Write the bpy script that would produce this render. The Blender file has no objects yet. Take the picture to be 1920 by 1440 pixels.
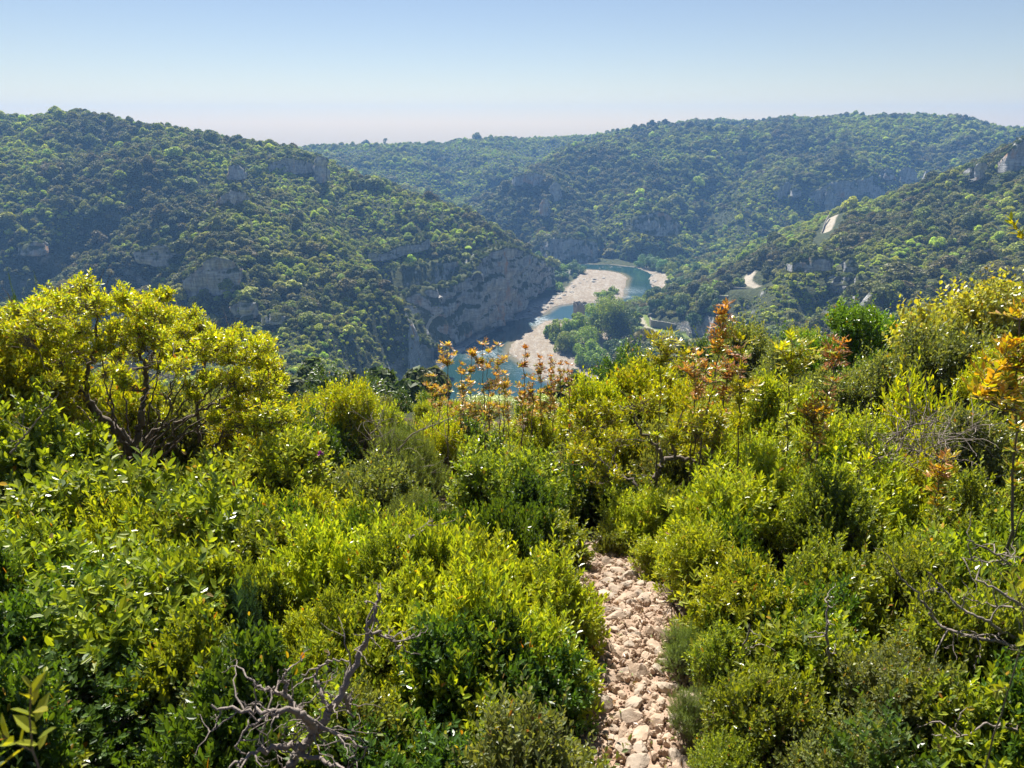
import bpy, math, time
import numpy as np
from mathutils import Vector, Matrix
R = math.radians
T00 = time.time()
S = bpy.context.scene
COL = S.collection

# ------------------------------------------------------------------ camera
FPX, PITCH = 1331.0, R(20.2)          # focal length in pixels of the 1920 px photograph, tilt below the horizon
cam = bpy.data.cameras.new("camera"); camo = bpy.data.objects.new("camera", cam); COL.objects.link(camo)
cam.sensor_width = 36; cam.lens = 36 * FPX / 1920
cam.clip_start = 0.05; cam.clip_end = 20000
cam.dof.use_dof = True; cam.dof.focus_distance = 9.0; cam.dof.aperture_fstop = 9.0
camo.location = (0, 0, 0); camo.rotation_euler = (math.pi / 2 - PITCH, 0, 0)
S.camera = camo

# ------------------------------------------------------------------ light and exposure
SUN_EL, SUN_AZ = R(50), R(-15)        # azimuth from the view direction (+Y), negative = to the left
w = bpy.data.worlds.new("World"); S.world = w; w.use_nodes = True
nt = w.node_tree; bg = nt.nodes["Background"]
sky = nt.nodes.new("ShaderNodeTexSky"); sky.sky_type = 'NISHITA'; sky.sun_disc = False
sky.sun_elevation = SUN_EL; sky.sun_rotation = SUN_AZ
sky.altitude = 150; sky.air_density = 1.0; sky.dust_density = 0.0; sky.ozone_density = 1.2
tn = nt.nodes.new("ShaderNodeMix"); tn.data_type = 'RGBA'; tn.blend_type = 'MULTIPLY'; tn.inputs[0].default_value = 1; tn.inputs[7].default_value = (.82, .77, .81, 1)
nt.links.new(sky.outputs[0], tn.inputs[6]); nt.links.new(tn.outputs[2], bg.inputs[0]); bg.inputs[1].default_value = 0.05
sl = bpy.data.lights.new("sun", 'SUN'); sl.energy = 5.0; sl.angle = R(0.5); sl.color = (1.0, 0.95, 0.86)
so = bpy.data.objects.new("sun", sl); COL.objects.link(so)
sd = Vector((math.sin(SUN_AZ) * math.cos(SUN_EL), math.cos(SUN_AZ) * math.cos(SUN_EL), math.sin(SUN_EL)))
so.rotation_euler = sd.to_track_quat('Z', 'Y').to_euler(); so.location = (0, 0, 60)
S.view_settings.view_transform = 'Standard'; S.view_settings.look = 'None'
S.view_settings.exposure = 1.2; S.view_settings.gamma = 1.0
S.render.engine = 'CYCLES'
cy = S.cycles
cy.max_bounces = 7; cy.diffuse_bounces = 3; cy.glossy_bounces = 2; cy.transmission_bounces = 5
cy.transparent_max_bounces = 6; cy.volume_bounces = 0; cy.caustics_reflective = False; cy.caustics_refractive = False
cy.use_denoising = True; cy.denoiser = 'OPENIMAGEDENOISE'
cy.use_adaptive_sampling = True; cy.adaptive_threshold = 0.015
cy.sample_clamp_indirect = 6.0

# ------------------------------------------------------------------ helpers
CA, SA = math.cos(PITCH), math.sin(PITCH)
def P(px, py, d):
    """world point seen at pixel (px, py) of the 1920x1440 photograph, d metres ahead of the camera"""
    u, v = (px - 960) / FPX, (720 - py) / FPX
    t = d / (CA + v * SA)
    return np.array((u * t, d, (v * CA - SA) * t))
def PZ(px, py, z):
    u, v = (px - 960) / FPX, (720 - py) / FPX
    t = z / (v * CA - SA)
    return np.array((u * t, (CA + v * SA) * t, z))
def sstep(a, b, x):
    t = np.clip((x - a) / (b - a), 0, 1); return t * t * (3 - 2 * t)
def _h(ix, iy, seed):
    n = (ix.astype(np.int64) * 374761393 + iy.astype(np.int64) * 668265263 + seed * 1442695041) & 0xffffffff
    n = ((n ^ (n >> 13)) * 1274126177) & 0xffffffff
    return ((n ^ (n >> 16)) & 0xffffff) / float(0xffffff)
def vn(x, y, seed=0):
    x = np.asarray(x, float); y = np.asarray(y, float)
    ix, iy = np.floor(x), np.floor(y); fx, fy = x - ix, y - iy
    fx = fx * fx * (3 - 2 * fx); fy = fy * fy * (3 - 2 * fy)
    a = _h(ix, iy, seed); b = _h(ix + 1, iy, seed); c = _h(ix, iy + 1, seed); d = _h(ix + 1, iy + 1, seed)
    return (a + (b - a) * fx) * (1 - fy) + (c + (d - c) * fx) * fy
def fbm(x, y, o=4, seed=0, lac=2.03, g=0.5):
    s = 0; a = 1; n = 0
    for k in range(o):
        s = s + a * (vn(x * lac ** k + 17.3 * k, y * lac ** k - 9.1 * k, seed + k) * 2 - 1); n += a; a *= g
    return s / n
def sdf(x, y, poly):
    """signed distance to a closed polygon, negative inside"""
    p = np.asarray(poly, float)[:, :2]; q = np.roll(p, -1, 0)
    best = np.full(x.shape, 1e18); ins = np.zeros(x.shape, bool)
    for (x0, y0), (x1, y1) in zip(p, q):
        dx, dy = x1 - x0, y1 - y0; L = dx * dx + dy * dy + 1e-9
        t = np.clip(((x - x0) * dx + (y - y0) * dy) / L, 0, 1)
        best = np.minimum(best, (x - x0 - t * dx) ** 2 + (y - y0 - t * dy) ** 2)
        c = ((y0 > y) != (y1 > y)) & (x < (x1 - x0) * (y - y0) / (y1 - y0 + 1e-12) + x0)
        ins ^= c
    d = np.sqrt(best); return np.where(ins, -d, d)
def pdist(x, y, line):
    p = np.asarray(line, float)[:, :2]; best = np.full(np.shape(x), 1e18)
    for (x0, y0), (x1, y1) in zip(p[:-1], p[1:]):
        dx, dy = x1 - x0, y1 - y0; L = dx * dx + dy * dy + 1e-9
        t = np.clip(((x - x0) * dx + (y - y0) * dy) / L, 0, 1)
        best = np.minimum(best, (x - x0 - t * dx) ** 2 + (y - y0 - t * dy) ** 2)
    return np.sqrt(best)
def mesh_of(name, V, F, mats=(), attrs=None, smooth=False, matidx=None):
    """V (n,3), F (m,k) all faces of k corners (or a list of such arrays)"""
    me = bpy.data.meshes.new(name); V = np.asarray(V, np.float32)
    Fs = F if isinstance(F, list) else [F]
    Fs = [np.asarray(f, np.int32) for f in Fs if len(f)]
    me.vertices.add(len(V)); me.vertices.foreach_set('co', V.ravel())
    li = np.concatenate([f.ravel() for f in Fs]); tot = np.concatenate([np.full(len(f), f.shape[1], np.int32) for f in Fs])
    st = np.concatenate([[0], np.cumsum(tot)[:-1]]).astype(np.int32)
    me.loops.add(len(li)); me.loops.foreach_set('vertex_index', li)
    me.polygons.add(len(tot)); me.polygons.foreach_set('loop_start', st); me.polygons.foreach_set('loop_total', tot)
    if matidx is not None: me.polygons.foreach_set('material_index', np.asarray(matidx, np.int32))
    me.update(calc_edges=True)
    if smooth: me.polygons.foreach_set('use_smooth', np.ones(len(tot), bool))
    else: me.polygons.foreach_set('use_smooth', np.zeros(len(tot), bool))
    for k, a in (attrs or {}).items():
        a = np.asarray(a, np.float32)
        if a.ndim == 1:
            at = me.attributes.new(k, 'FLOAT', 'POINT'); at.data.foreach_set('value', a)
        else:
            at = me.attributes.new(k, 'FLOAT_VECTOR', 'POINT'); at.data.foreach_set('vector', a.ravel())
    for m in mats: me.materials.append(m)
    return me
def put(name, me, parent=None, loc=None, coll=None):
    o = bpy.data.objects.new(name, me); (coll or COL).objects.link(o)
    if parent is not None: o.parent = parent
    if loc is not None: o.location = [float(c) for c in loc]
    return o
def tag(o, label=None, cat=None, group=None, kind=None):
    if label: o['label'] = label
    if cat: o['category'] = cat
    if group: o['group'] = group
    if kind: o['kind'] = kind
    return o
def empty(name, loc=(0, 0, 0), rz=0):
    o = bpy.data.objects.new(name, None); COL.objects.link(o); o.empty_display_size = .3
    o.location = [float(c) for c in loc]; o.rotation_euler = (0, 0, rz); return o
def gridf(nu, nv):
    a = np.arange((nu) * (nv)).reshape(nv, nu)
    return np.stack([a[:-1, :-1], a[:-1, 1:], a[1:, 1:], a[1:, :-1]], -1).reshape(-1, 4)
def tubes(P0, P1, r0, r1, n=5):
    """separate tapered tubes as quads; arrays of start, end and radii"""
    P0 = np.asarray(P0, float); P1 = np.asarray(P1, float); m = len(P0)
    r0 = np.broadcast_to(r0, m); r1 = np.broadcast_to(r1, m)
    d = P1 - P0; d /= np.linalg.norm(d, axis=1, keepdims=True) + 1e-9
    h = np.where(np.abs(d[:, 2:]) > .9, np.array([[1., 0, 0]]), np.array([[0, 0, 1.]]))
    a = np.cross(d, h); a /= np.linalg.norm(a, axis=1, keepdims=True) + 1e-9; b = np.cross(d, a)
    th = np.arange(n) * 2 * np.pi / n
    ring = a[:, None, :] * np.cos(th)[None, :, None] + b[:, None, :] * np.sin(th)[None, :, None]
    V = np.concatenate([P0[:, None] + ring * r0[:, None, None], P1[:, None] + ring * r1[:, None, None]], 1).reshape(-1, 3)
    k = np.arange(n); k2 = (k + 1) % n
    f = np.stack([k, k2, k2 + n, k + n], -1)
    F = (f[None] + (np.arange(m) * 2 * n)[:, None, None]).reshape(-1, 4)
    return V, F
def merge(parts):
    Vs, Fs, o = [], [], 0
    for V, F in parts:
        Vs.append(V); Fs.append(np.asarray(F) + o); o += len(V)
    return np.concatenate(Vs), np.concatenate(Fs)
def boxq(x0, x1, y0, y1, z0, z1):
    V = np.array([(x, y, z) for z in (z0, z1) for y in (y0, y1) for x in (x0, x1)], float)
    return V, np.array([(0, 2, 3, 1), (4, 5, 7, 6), (0, 1, 5, 4), (2, 6, 7, 3), (0, 4, 6, 2), (1, 3, 7, 5)])

# ------------------------------------------------------------------ materials
class NT:
    def __init__(s, name):
        s.m = bpy.data.materials.new(name); s.m.use_nodes = True; s.t = s.m.node_tree; s.t.nodes.clear()
        s.out = s.n('ShaderNodeOutputMaterial')
    def n(s, typ, **kw):
        nd = s.t.nodes.new(typ)
        for k, v in kw.items():
            if isinstance(k, str) and hasattr(nd, k): setattr(nd, k, v)
        return nd
    def l(s, a, b): s.t.links.new(a, b)
    def val(s, sock, v):
        if isinstance(v, bpy.types.NodeSocket): s.l(v, sock)
        else: sock.default_value = (*v, 1) if isinstance(v, tuple) and len(v) == 3 and sock.type == 'RGBA' else v
    def noise(s, scale, detail=4, rough=.55, vec=None, dist=0):
        nd = s.n('ShaderNodeTexNoise'); nd.inputs['Scale'].default_value = scale; nd.inputs['Detail'].default_value = detail
        nd.inputs['Roughness'].default_value = rough; nd.inputs['Distortion'].default_value = dist
        if vec is not None: s.l(vec, nd.inputs['Vector'])
        return nd.outputs[0]
    def ramp(s, f, stops):
        nd = s.n('ShaderNodeValToRGB'); e = nd.color_ramp.elements
        while len(e) < len(stops): e.new(.5)
        for i, (p, c) in enumerate(stops):
            e[i].position = p; e[i].color = (*c, 1) if isinstance(c, tuple) else (c, c, c, 1)
        s.l(f, nd.inputs[0]); return nd.outputs[0]
    def mix(s, f, a, b, typ='MIX'):
        nd = s.n('ShaderNodeMix', data_type='RGBA', blend_type=typ); s.val(nd.inputs[0], f); s.val(nd.inputs[6], a); s.val(nd.inputs[7], b)
        return nd.outputs[2]
    def math(s, op, a, b=0.0):
        nd = s.n('ShaderNodeMath', operation=op); s.val(nd.inputs[0], a); s.val(nd.inputs[1], b); return nd.outputs[0]
    def pos(s, sc=None):
        g = s.n('ShaderNodeNewGeometry')
        if sc is None: return g.outputs['Position']
        m = s.n('ShaderNodeMapping'); m.inputs['Scale'].default_value = sc; s.l(g.outputs['Position'], m.inputs[0]); return m.outputs[0]
    def obj(s, sc=(1, 1, 1)):
        g = s.n('ShaderNodeTexCoord'); m = s.n('ShaderNodeMapping'); m.inputs['Scale'].default_value = sc
        s.l(g.outputs['Object'], m.inputs[0]); return m.outputs[0]
    def attr(s, name, typ='GEOMETRY', out='Color'):
        nd = s.n('ShaderNodeAttribute', attribute_type=typ); nd.attribute_name = name; return nd.outputs[out]
    def bump(s, h, strength=.5, dist=.1):
        nd = s.n('ShaderNodeBump'); nd.inputs['Strength'].default_value = strength; nd.inputs['Distance'].default_value = dist
        s.l(h, nd.inputs['Height']); return nd.outputs[0]
    def bsdf(s, col, rough=.8, spec=.3, normal=None):
        nd = s.n('ShaderNodeBsdfPrincipled'); s.val(nd.inputs['Base Color'], col); s.val(nd.inputs['Roughness'], rough)
        s.val(nd.inputs['Specular IOR Level'], spec)
        if normal is not None: s.l(normal, nd.inputs['Normal'])
        return nd
    def done(s, sh):
        s.l(sh.outputs[0] if hasattr(sh, 'outputs') else sh, s.out.inputs[0]); return s.m

def limestone(n, vec, warm=0.0):
    """pale grey limestone with vertical streaks, strata and rusty stains; vec in metres"""
    a = n.noise(.09, 5, .6, vec)
    mp = n.n('ShaderNodeMapping'); mp.inputs['Scale'].default_value = (.55, .55, .07); n.l(vec, mp.inputs[0])
    st = n.noise(1.0, 5, .65, mp.outputs[0])
    mq = n.n('ShaderNodeMapping'); mq.inputs['Scale'].default_value = (.05, .05, .8); n.l(vec, mq.inputs[0])
    ly = n.noise(1.0, 4, .6, mq.outputs[0])
    c = n.ramp(st, [(.30, (.16, .16, .165)), (.47, (.36, .355, .34)), (.62, (.52, .505, .475)), (.8, (.60, .57, .53))])
    c = n.mix(n.ramp(ly, [(.42, 0.0), (.5, .55), (.56, 0.0)]), c, (.16, .155, .15))
    mr = n.n('ShaderNodeMapping'); mr.inputs['Scale'].default_value = (.09, .09, .035); mr.inputs['Location'].default_value = (3, 8, 1); n.l(vec, mr.inputs[0])
    st2 = n.ramp(n.noise(1.0, 4, .6, mr.outputs[0]), [(.60 - warm, 0.0), (.70 - warm, .8)])
    c = n.mix(st2, c, (.42, .22, .09))
    return c, n.math('ADD', st, n.math('MULTIPLY', ly, .6))
# ------------------------------------------------------------------ the land: control points -> one height field
ZW = -120.0                                              # river level, the camera being at 0
C = []                                                   # (x, y, z)
def cp(*pts):
    for p in pts: C.append(P(*p))
def line(pts, step=12.0, dz=0.0):
    W = [P(*p) for p in pts]
    for a, b in zip(W[:-1], W[1:]):
        n = max(1, int(np.linalg.norm((b - a)[:2]) / step))
        for k in range(n): C.append(a + (b - a) * k / n + (0, 0, dz))
    C.append(W[-1] + (0, 0, dz)); return W
def flat(pts, z, step=25.0):
    W = [PZ(px, py, ZW) for px, py in pts]
    for a, b in zip(W[:-1], W[1:]):
        n = max(1, int(np.linalg.norm((b - a)[:2]) / step))
        for k in range(n):
            q = a + (b - a) * k / n; C.append(np.array((q[0], q[1], z)))
def gnear(x, y):
    """the slope below the viewpoint"""
    return -1.62 - 0.33 * y - 0.0045 * np.maximum(y - 12, 0) ** 1.6 + 0.05 * x * sstep(1, 6, np.abs(x))
# left hill
CR_L = line([(-300,215,640),(0,226,620),(150,232,600),(300,245,590),(450,264,580),(560,284,575),(600,294,570),(640,314,552),(720,347,532),(790,370,515),(860,390,506),(900,414,510),(960,452,535),(1000,477,562),(1030,497,580),(1045,512,588)], 12, -2.2)
cp((0,260,545),(200,265,535),(400,285,530),(550,315,530))
cp((-250,300,480),(0,300,475),(200,300,475),(400,310,480),(550,330,510),(640,350,515))
cp((-250,380,430),(0,380,430),(200,380,425),(350,380,420),(430,378,408),(500,390,430),(600,390,455),(700,390,490),(780,395,492),(850,412,490))
cp((-250,450,400),(0,450,398),(150,450,400),(250,450,385),(350,450,372),(430,450,362),(550,450,385),(640,440,415))
cp((-200,540,366),(0,540,366),(150,540,368),(280,540,355),(350,540,330),(430,535,325),(500,540,330),(600,530,345))
cp((-200,620,350),(0,620,350),(200,620,345),(350,620,312),(500,620,300),(650,620,300))
cp((0,700,325),(300,700,290),(500,700,265),(650,700,268),(750,700,296),(820,720,305))
line([(640,430,430),(690,500,380),(740,560,352),(780,610,336),(800,655,330)], 10)       # lit spur
line([(700,540,402),(750,590,388),(800,655,372)], 10)                              # ravine behind it
cp((700,440,462),(780,430,470),(850,450,478),(900,445,492),(950,455,510))
# river cliff, foot and top
CL_F = [(812,652,374),(873,622,402),(940,594,436),(973,566,474),(1010,540,520),(1045,522,562)]
CL_T = [(762,545,402),(800,530,410),(850,497,436),(907,480,442),(940,460,462),(973,466,497),(1010,488,538),(1042,510,574)]
line([(a, b, c + 9) for a, b, c in CL_F], 8); line([(a, b, c) for a, b, c in CL_T], 8, -4.0)
flat([(700,790),(855,668),(885,642),(925,620),(950,604),(1003,590),(1045,565),(1075,548),(1095,520),(1080,506)], -119.0)
# far hill behind, and the hidden gorge
CR_F = line([(540,274,1050),(640,265,1100),(700,261,1100),(780,261,1100),(830,263,1100),(870,259,1120),(950,251,1180),(1050,247,1230),(1150,246,1300),(1200,243,1350)], 40, -9)
cp((560,300,900),(700,310,920),(850,310,950),(950,300,980),(1050,285,1080))
cp((600,335,800),(700,355,790),(800,370,800),(870,380,830),(920,350,900),(760,300,980))
for x, y, z in [(-170,650,-118),(-100,690,-118),(-40,720,-118),(10,700,-118),(50,665,-119),(-330,620,-95),(-520,700,-40),(-700,900,-40)]: C.append(np.array((x, y, float(z))))
# big hill right of centre
CR_R = line([(880,386,770),(930,354,775),(985,322,790),(1040,302,810),(1090,284,840),(1170,257,890),(1250,245,920),(1330,238,940),(1450,230,945),(1600,220,945),(1700,214,945),(1800,219,945),(1900,234,945),(2000,247,940),(2300,255,930)], 30, -7)
cp((900,430,750),(960,395,740),(1000,410,725),(1100,400,720),(1190,385,735),(1040,350,765),(1000,340,778),(1100,330,800),(1200,310,840),(1300,300,860),(1400,300,850))
cp((1300,360,770),(1400,345,780),(1300,430,690),(1340,470,640),(1250,455,655),(1400,400,710),(1230,440,672),(1180,440,668))
line([(1440,352,745),(1500,335,745),(1560,345,745),(1640,322,765),(1740,318,775)], 20)
line([(1440,392,722),(1500,392,722),(1560,410,722),(1640,372,742),(1740,352,758)], 20)
cp((1500,300,850),(1600,280,850),(1700,290,830),(1850,290,820),(1950,290,800),(1700,240,900),(1500,250,900))
line([(1010,488,655),(1060,492,652),(1120,491,652)], 12); line([(1010,448,668),(1060,446,668),(1120,455,668)], 12)
flat([(960,493),(1040,494),(1106,493),(1150,493),(1191,498),(1215,504),(1232,515),(1240,530),(1240,545),(1225,570)], -118.6)
for x, y, z in [(240,660,-112),(330,640,-100),(420,620,-92),(520,620,-86),(620,620,-80),(480,560,-95)]: C.append(np.array((x, y, float(z))))
# right bank and the right spur
cp((1280,515,575),(1340,480,575),(1420,450,565),(1480,430,570),(1300,545,500),(1350,515,490),(1400,490,500),(1450,455,520))
line([(2300,210,430),(2050,235,430),(1925,272,430),(1880,302,430),(1830,327,430),(1750,352,440),(1650,378,450),(1590,398,457),(1562,406,470),(1540,424,458),(1500,443,448),(1460,468,440),(1430,492,432),(1408,514,425)], 12)
line([(1408,514,425),(1400,527,415),(1420,539,405),(1446,543,402)], 8)
line([(1350,548,400),(1300,575,405),(1240,588,425)], 12)
line([(1562,406,470),(1555,420,459),(1548,437,446)], 6)
cp((1600,430,408),(1700,430,375),(1800,410,378),(1850,400,372),(1920,380,372),(2100,330,380))
cp((1500,500,372),(1600,500,342),(1750,500,310),(1900,500,292),(2100,480,300))
line([(1450,572,352),(1540,578,340),(1640,527,292),(1760,527,286),(1920,520,280)], 12)
line([(1440,604,338),(1540,606,326),(1640,566,280),(1760,562,274),(1920,556,268)], 12)
cp((1370,560,388),(1370,605,365),(1400,640,322),(1300,655,345),(1330,700,300),(1500,680,258),(1700,640,240),(1900,620,225),(1500,560,345),(1240,660,330),(1260,700,300))
# camera side, the rim and the drop to the valley
for x in (-160, -110, -70, -40, -20, 0, 20, 40, 70, 110, 160):
    for y in (22, 32, 45):
        C.append(np.array((float(x), float(y), float(gnear(np.float64(x) * .4, y)))))
for x, y, z in [(-60,75,-38),(-25,80,-40),(10,80,-45),(60,80,-44),(120,90,-40),(-120,90,-38),(-130,140,-62),(-60,140,-66),(0,150,-84),(60,150,-84),(140,150,-72),
                (-140,185,-72),(-60,190,-86),(0,210,-108),(60,210,-108),(130,210,-92),(40,270,-118),(90,280,-116),(-20,260,-116),(230,150,-60),(-230,150,-50),(300,300,-45),(-330,300,-60)]:
    C.append(np.array((float(x), float(y), float(z))))
for x, y, z in [(-1400,1700,-40),(-500,1800,-75),(500,1800,-75),(1400,1700,-30),(-1500,700,0),(1500,700,5),(-1200,3000,-140),(1200,3000,-120),(0,3000,-140),(900,1250,-25),(0,1500,-75),(300,1500,-70),(-400,1350,-70),(-700,900,-35)]:
    C.append(np.array((float(x), float(y), float(z))))
C = np.array(C)
_n = len(C); _D = np.sqrt(((C[:, None, :2] - C[None, :, :2]) ** 2).sum(-1) + 1.0)
_A = np.zeros((_n + 3, _n + 3)); _A[:_n, :_n] = -_D + np.eye(_n) * 1.5
_A[:_n, _n] = 1; _A[:_n, _n + 1:] = C[:, :2] / 500; _A[_n, :_n] = 1; _A[_n + 1:, :_n] = (C[:, :2] / 500).T
_W = np.linalg.solve(_A, np.concatenate([C[:, 2], [0, 0, 0]]))
def rbf(x, y):
    x = np.ravel(x); y = np.ravel(y); out = np.empty(len(x))
    for i in range(0, len(x), 20000):
        a, b = x[i:i + 20000], y[i:i + 20000]
        D = np.sqrt((a[:, None] - C[None, :, 0]) ** 2 + (b[:, None] - C[None, :, 1]) ** 2 + 1.0)
        out[i:i + 20000] = -D @ _W[:_n] + _W[_n] + (a * _W[_n + 1] + b * _W[_n + 2]) / 500
    return out
def zpoly(pts, z=ZW): return np.array([PZ(a, b, z)[:2] for a, b in pts])
RIVER = zpoly([(650,840),(740,780),(800,722),(853,668),(885,643),(925,620),(950,604),(1000,594),(1022,588),(1043,574),(1077,569),(1148,567),(1169,557),(1172,540),(1175,528),(1177,521),(1166,513),(1141,508),(1103,505.5),(1040,504),(940,508),
               (850,500),(940,494),(1040,495),(1106,496),(1150,497),(1191,502),(1208,508),(1223,515),(1217,522),(1224,540),(1224,556),(1205,572),(1160,588),(1110,596),(1073,600),(1022,602),(1000,617),(977,630),(957,646),(953,662),(987,688),(1028,713),(1085,745),(1180,820),(900,860)])
LBAR = zpoly([(953,662),(957,646),(977,630),(1000,617),(1022,602),(1073,601),(1110,598),(1150,610),(1185,655),(1150,720),(1110,760),(1085,745),(1028,713),(987,688)])
UBAR = zpoly([(1148,567),(1077,569),(1043,574),(1022,588),(1000,592),(1020,572),(1060,545),(1085,520),(1080,508),(1103,505.5),(1141,508),(1166,513),(1177,521),(1175,528),(1172,540),(1169,557)])
RBAR = zpoly([(1224,556),(1224,540),(1217,522),(1223,515),(1245,515),(1250,530),(1242,560)])
SPITS = zpoly([(1190,503),(1205,500),(1230,506),(1225,514),(1208,508)])
GTZ = -113.2
GARDEN = zpoly([(1168,612),(1190,600),(1205,590),(1222,590),(1226,606),(1250,618),(1318,636),(1312,645),(1285,642),(1240,629),(1205,619)], GTZ)
ROADS = [[P(1562,406,470),P(1558,414,464),P(1555,424,456),P(1549,436,447)], [P(1408,514,425),P(1402,521,420),P(1400,528,415),P(1409,535,409),P(1420,539,405),P(1434,542,403),P(1450,544,402)]]
GULLY = [([P(360,320,462),P(240,390,425),P(120,450,398),P(0,500,380),P(-150,520,372)], 13, 17), ([P(470,335,475),P(360,410,405),P(260,500,372),P(150,590,350)], 12, 15),
         ([P(600,345,480),P(540,450,388),P(520,560,322)], 5, 16), ([P(680,380,480),P(660,470,405),P(620,600,310)], 5, 12),
         ([P(1090,300,830),P(1120,380,730),P(1130,450,670)], 22, 30), ([P(1400,300,850),P(1330,380,760),P(1290,470,650)], 22, 28), ([P(1760,250,880),P(1700,330,770),P(1600,400,650)], 18, 30),
         ([P(830,262,1050),P(860,330,930),P(880,385,840)], 22, 45), ([P(640,275,1000),P(700,340,830)], 15, 35), ([P(1050,250,1150),P(960,320,930)], 20, 40),
         ([P(1830,350,415),P(1760,430,350),P(1660,500,315)], 6, 14), ([P(1700,380,420),P(1620,440,385),P(1560,520,345)], 5, 12)]
def height(x, y, noise=True):
    sh = np.shape(x); x = np.ravel(x).astype(float); y = np.ravel(y).astype(float)
    z = rbf(x, y)
    k = sstep(26, 48, y)
    up = sstep(-116, -100, z)
    far = sstep(600, 800, y)
    rd = np.minimum(pdist(x, y, ROADS[0]), pdist(x, y, ROADS[1])); rc = np.minimum(pdist(x, y, [P(*q) for q in CL_T]), pdist(x, y, [P(*q) for q in CL_F])); calm = sstep(4, 22, rd) * (.15 + .85 * sstep(8, 40, rc))
    cr = np.minimum(np.minimum(pdist(x, y, CR_L), pdist(x, y, CR_R)), pdist(x, y, CR_F) * .6); calm = calm * (.18 + .82 * sstep(10, 100, cr))
    if noise:
        rg = 1 - np.abs(fbm(x / 150, y / 150, 3, 5)) * 2
        z = z + k * up * ((fbm(x / 75, y / 75, 4, 11) * (7.5 + 4.5 * far) + 5.5 * (.5 - np.abs(fbm(x / 75 + y / 200, y / 160 + 4, 3, 15))  * 2)) * calm + fbm(x / 13, y / 13, 3, 3) * 1.1 * calm + far * (rg - .55) * 20 * (.3 + .7 * sstep(20, 120, cr)))
        led = fbm(x / 40, y / 40, 2, 77)                               # limestone benches
        q = (z + led * 3) / 6.5; z = z + k * up * calm * np.clip(fbm(x / 50, y / 50, 2, 78) * 1.3, 0, .6) * (np.sin(2 * np.pi * q) * .9)
    for gl, dep, wd in GULLY:
        m = pdist(x, y, gl); z = z - k * dep * np.exp(-(m / wd) ** 1.6) * (1 + .3 * fbm(x / 20, y / 20, 2, 6))
    low = 1 - sstep(-118, -108, z)
    z = z + low * fbm(x / 9, y / 5, 4, 21) * .8
    dr = sdf(x, y, RIVER)
    bars = np.minimum(np.minimum(sdf(x, y, LBAR), sdf(x, y, UBAR)), sdf(x, y, RBAR))
    zb = ZW + .35 + np.clip(dr, 0, 14) * .075 + fbm(x / 6, y / 6, 3, 31) * .22 + np.maximum(fbm(x / 2.5, y / 1.6, 2, 9), 0) * .25
    w_ = 1 - sstep(-3, 3, bars); z = z * (1 - w_) + zb * w_
    bank = ZW + .2 + np.maximum(dr, 0) * 1.3
    z = np.where((dr > 0) & (dr < 14), np.minimum(z, np.maximum(bank, z * 0 + ZW + .2) + (dr / 14) ** 2 * 30), z)
    z = np.where(dr > 0, np.maximum(z, ZW + .15 + .25 * fbm(x / 4, y / 4, 2, 4)), z)
    z = np.where(dr <= 0, np.minimum(z, ZW - .15 + dr * .12), z)
    dg = sdf(x, y, GARDEN); g = 1 - sstep(0, 5, dg); z = z * (1 - g) + GTZ * g
    zn = gnear(x, y) + .05 * fbm(x / 1.1, y / 1.1, 3, 8) + .22 * fbm(x / 5, y / 5, 2, 18)
    return (zn * (1 - k) + z * k).reshape(sh)

def terrain(name, s0, s1, ns, ys, mat, label):
    s = np.linspace(s0, s1, ns); Sx, Y = np.meshgrid(s, ys); X = Sx * np.maximum(Y, 8.0)
    Z = height(X, Y)
    dzx = np.gradient(Z, axis=1) / np.gradient(X, axis=1); dzy = np.gradient(Z, axis=0) / np.gradient(Y, axis=0)
    return X, Y, Z, np.hypot(dzx, dzy)

# ---- materials of the land
n = NT("land")
pos = n.pos(); geo = n.n('ShaderNodeNewGeometry')
rock, rh = limestone(n, pos)
big = n.noise(.03, 4, .6, pos)
soil = n.ramp(n.noise(.35, 6, .65, pos), [(.3, (.025, .03, .015)), (.5, (.055, .065, .028)), (.68, (.09, .10, .04)), (.8, (.20, .185, .14))])
sx = n.n('ShaderNodeSeparateXYZ'); n.l(geo.outputs['True Normal'], sx.inputs[0])
steep = n.ramp(n.math('ADD', sx.outputs[2], n.math('MULTIPLY', n.math('SUBTRACT', n.noise(.12, 4, .6, pos), .5), .5)), [(.42, 1.0), (.58, 0.0)])
c = n.mix(steep, soil, rock)
grav = n.attr('gravel', out='Fac'); gr = n.mix(n.ramp(n.noise(.5, 6, .7, n.pos((1, .35, 1))), [(.45, 0.0), (.62, 1.0)]), (.30, .24, .175), (.41, .365, .30))
gr = n.mix(n.ramp(n.noise(2.2, 3, .6, pos), [(.35, .6), (.55, 0.0)]), gr, (.18, .16, .13))
c = n.mix(grav, c, gr)
slab = n.attr('slab', out='Fac')
c = n.mix(slab, c, n.mix(n.ramp(n.noise(.35, 6, .7, n.pos((1, 1.8, 1))), [(.38, 0.0), (.55, 1.0)]), (.13, .13, .12), (.40, .385, .36)))
c = n.mix(n.attr('lawn', out='Fac'), c, n.mix(n.noise(.5, 4, .6, pos), (.10, .17, .03), (.20, .22, .06)))
c = n.mix(n.attr('track', out='Fac'), c, (.42, .37, .29))
h = n.math('ADD', n.math('MULTIPLY', rh, 1.0), n.noise(1.2, 5, .6, pos))
M_land = n.done(n.bsdf(c, .95, .1, n.bump(h, .8, .9)))

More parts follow.
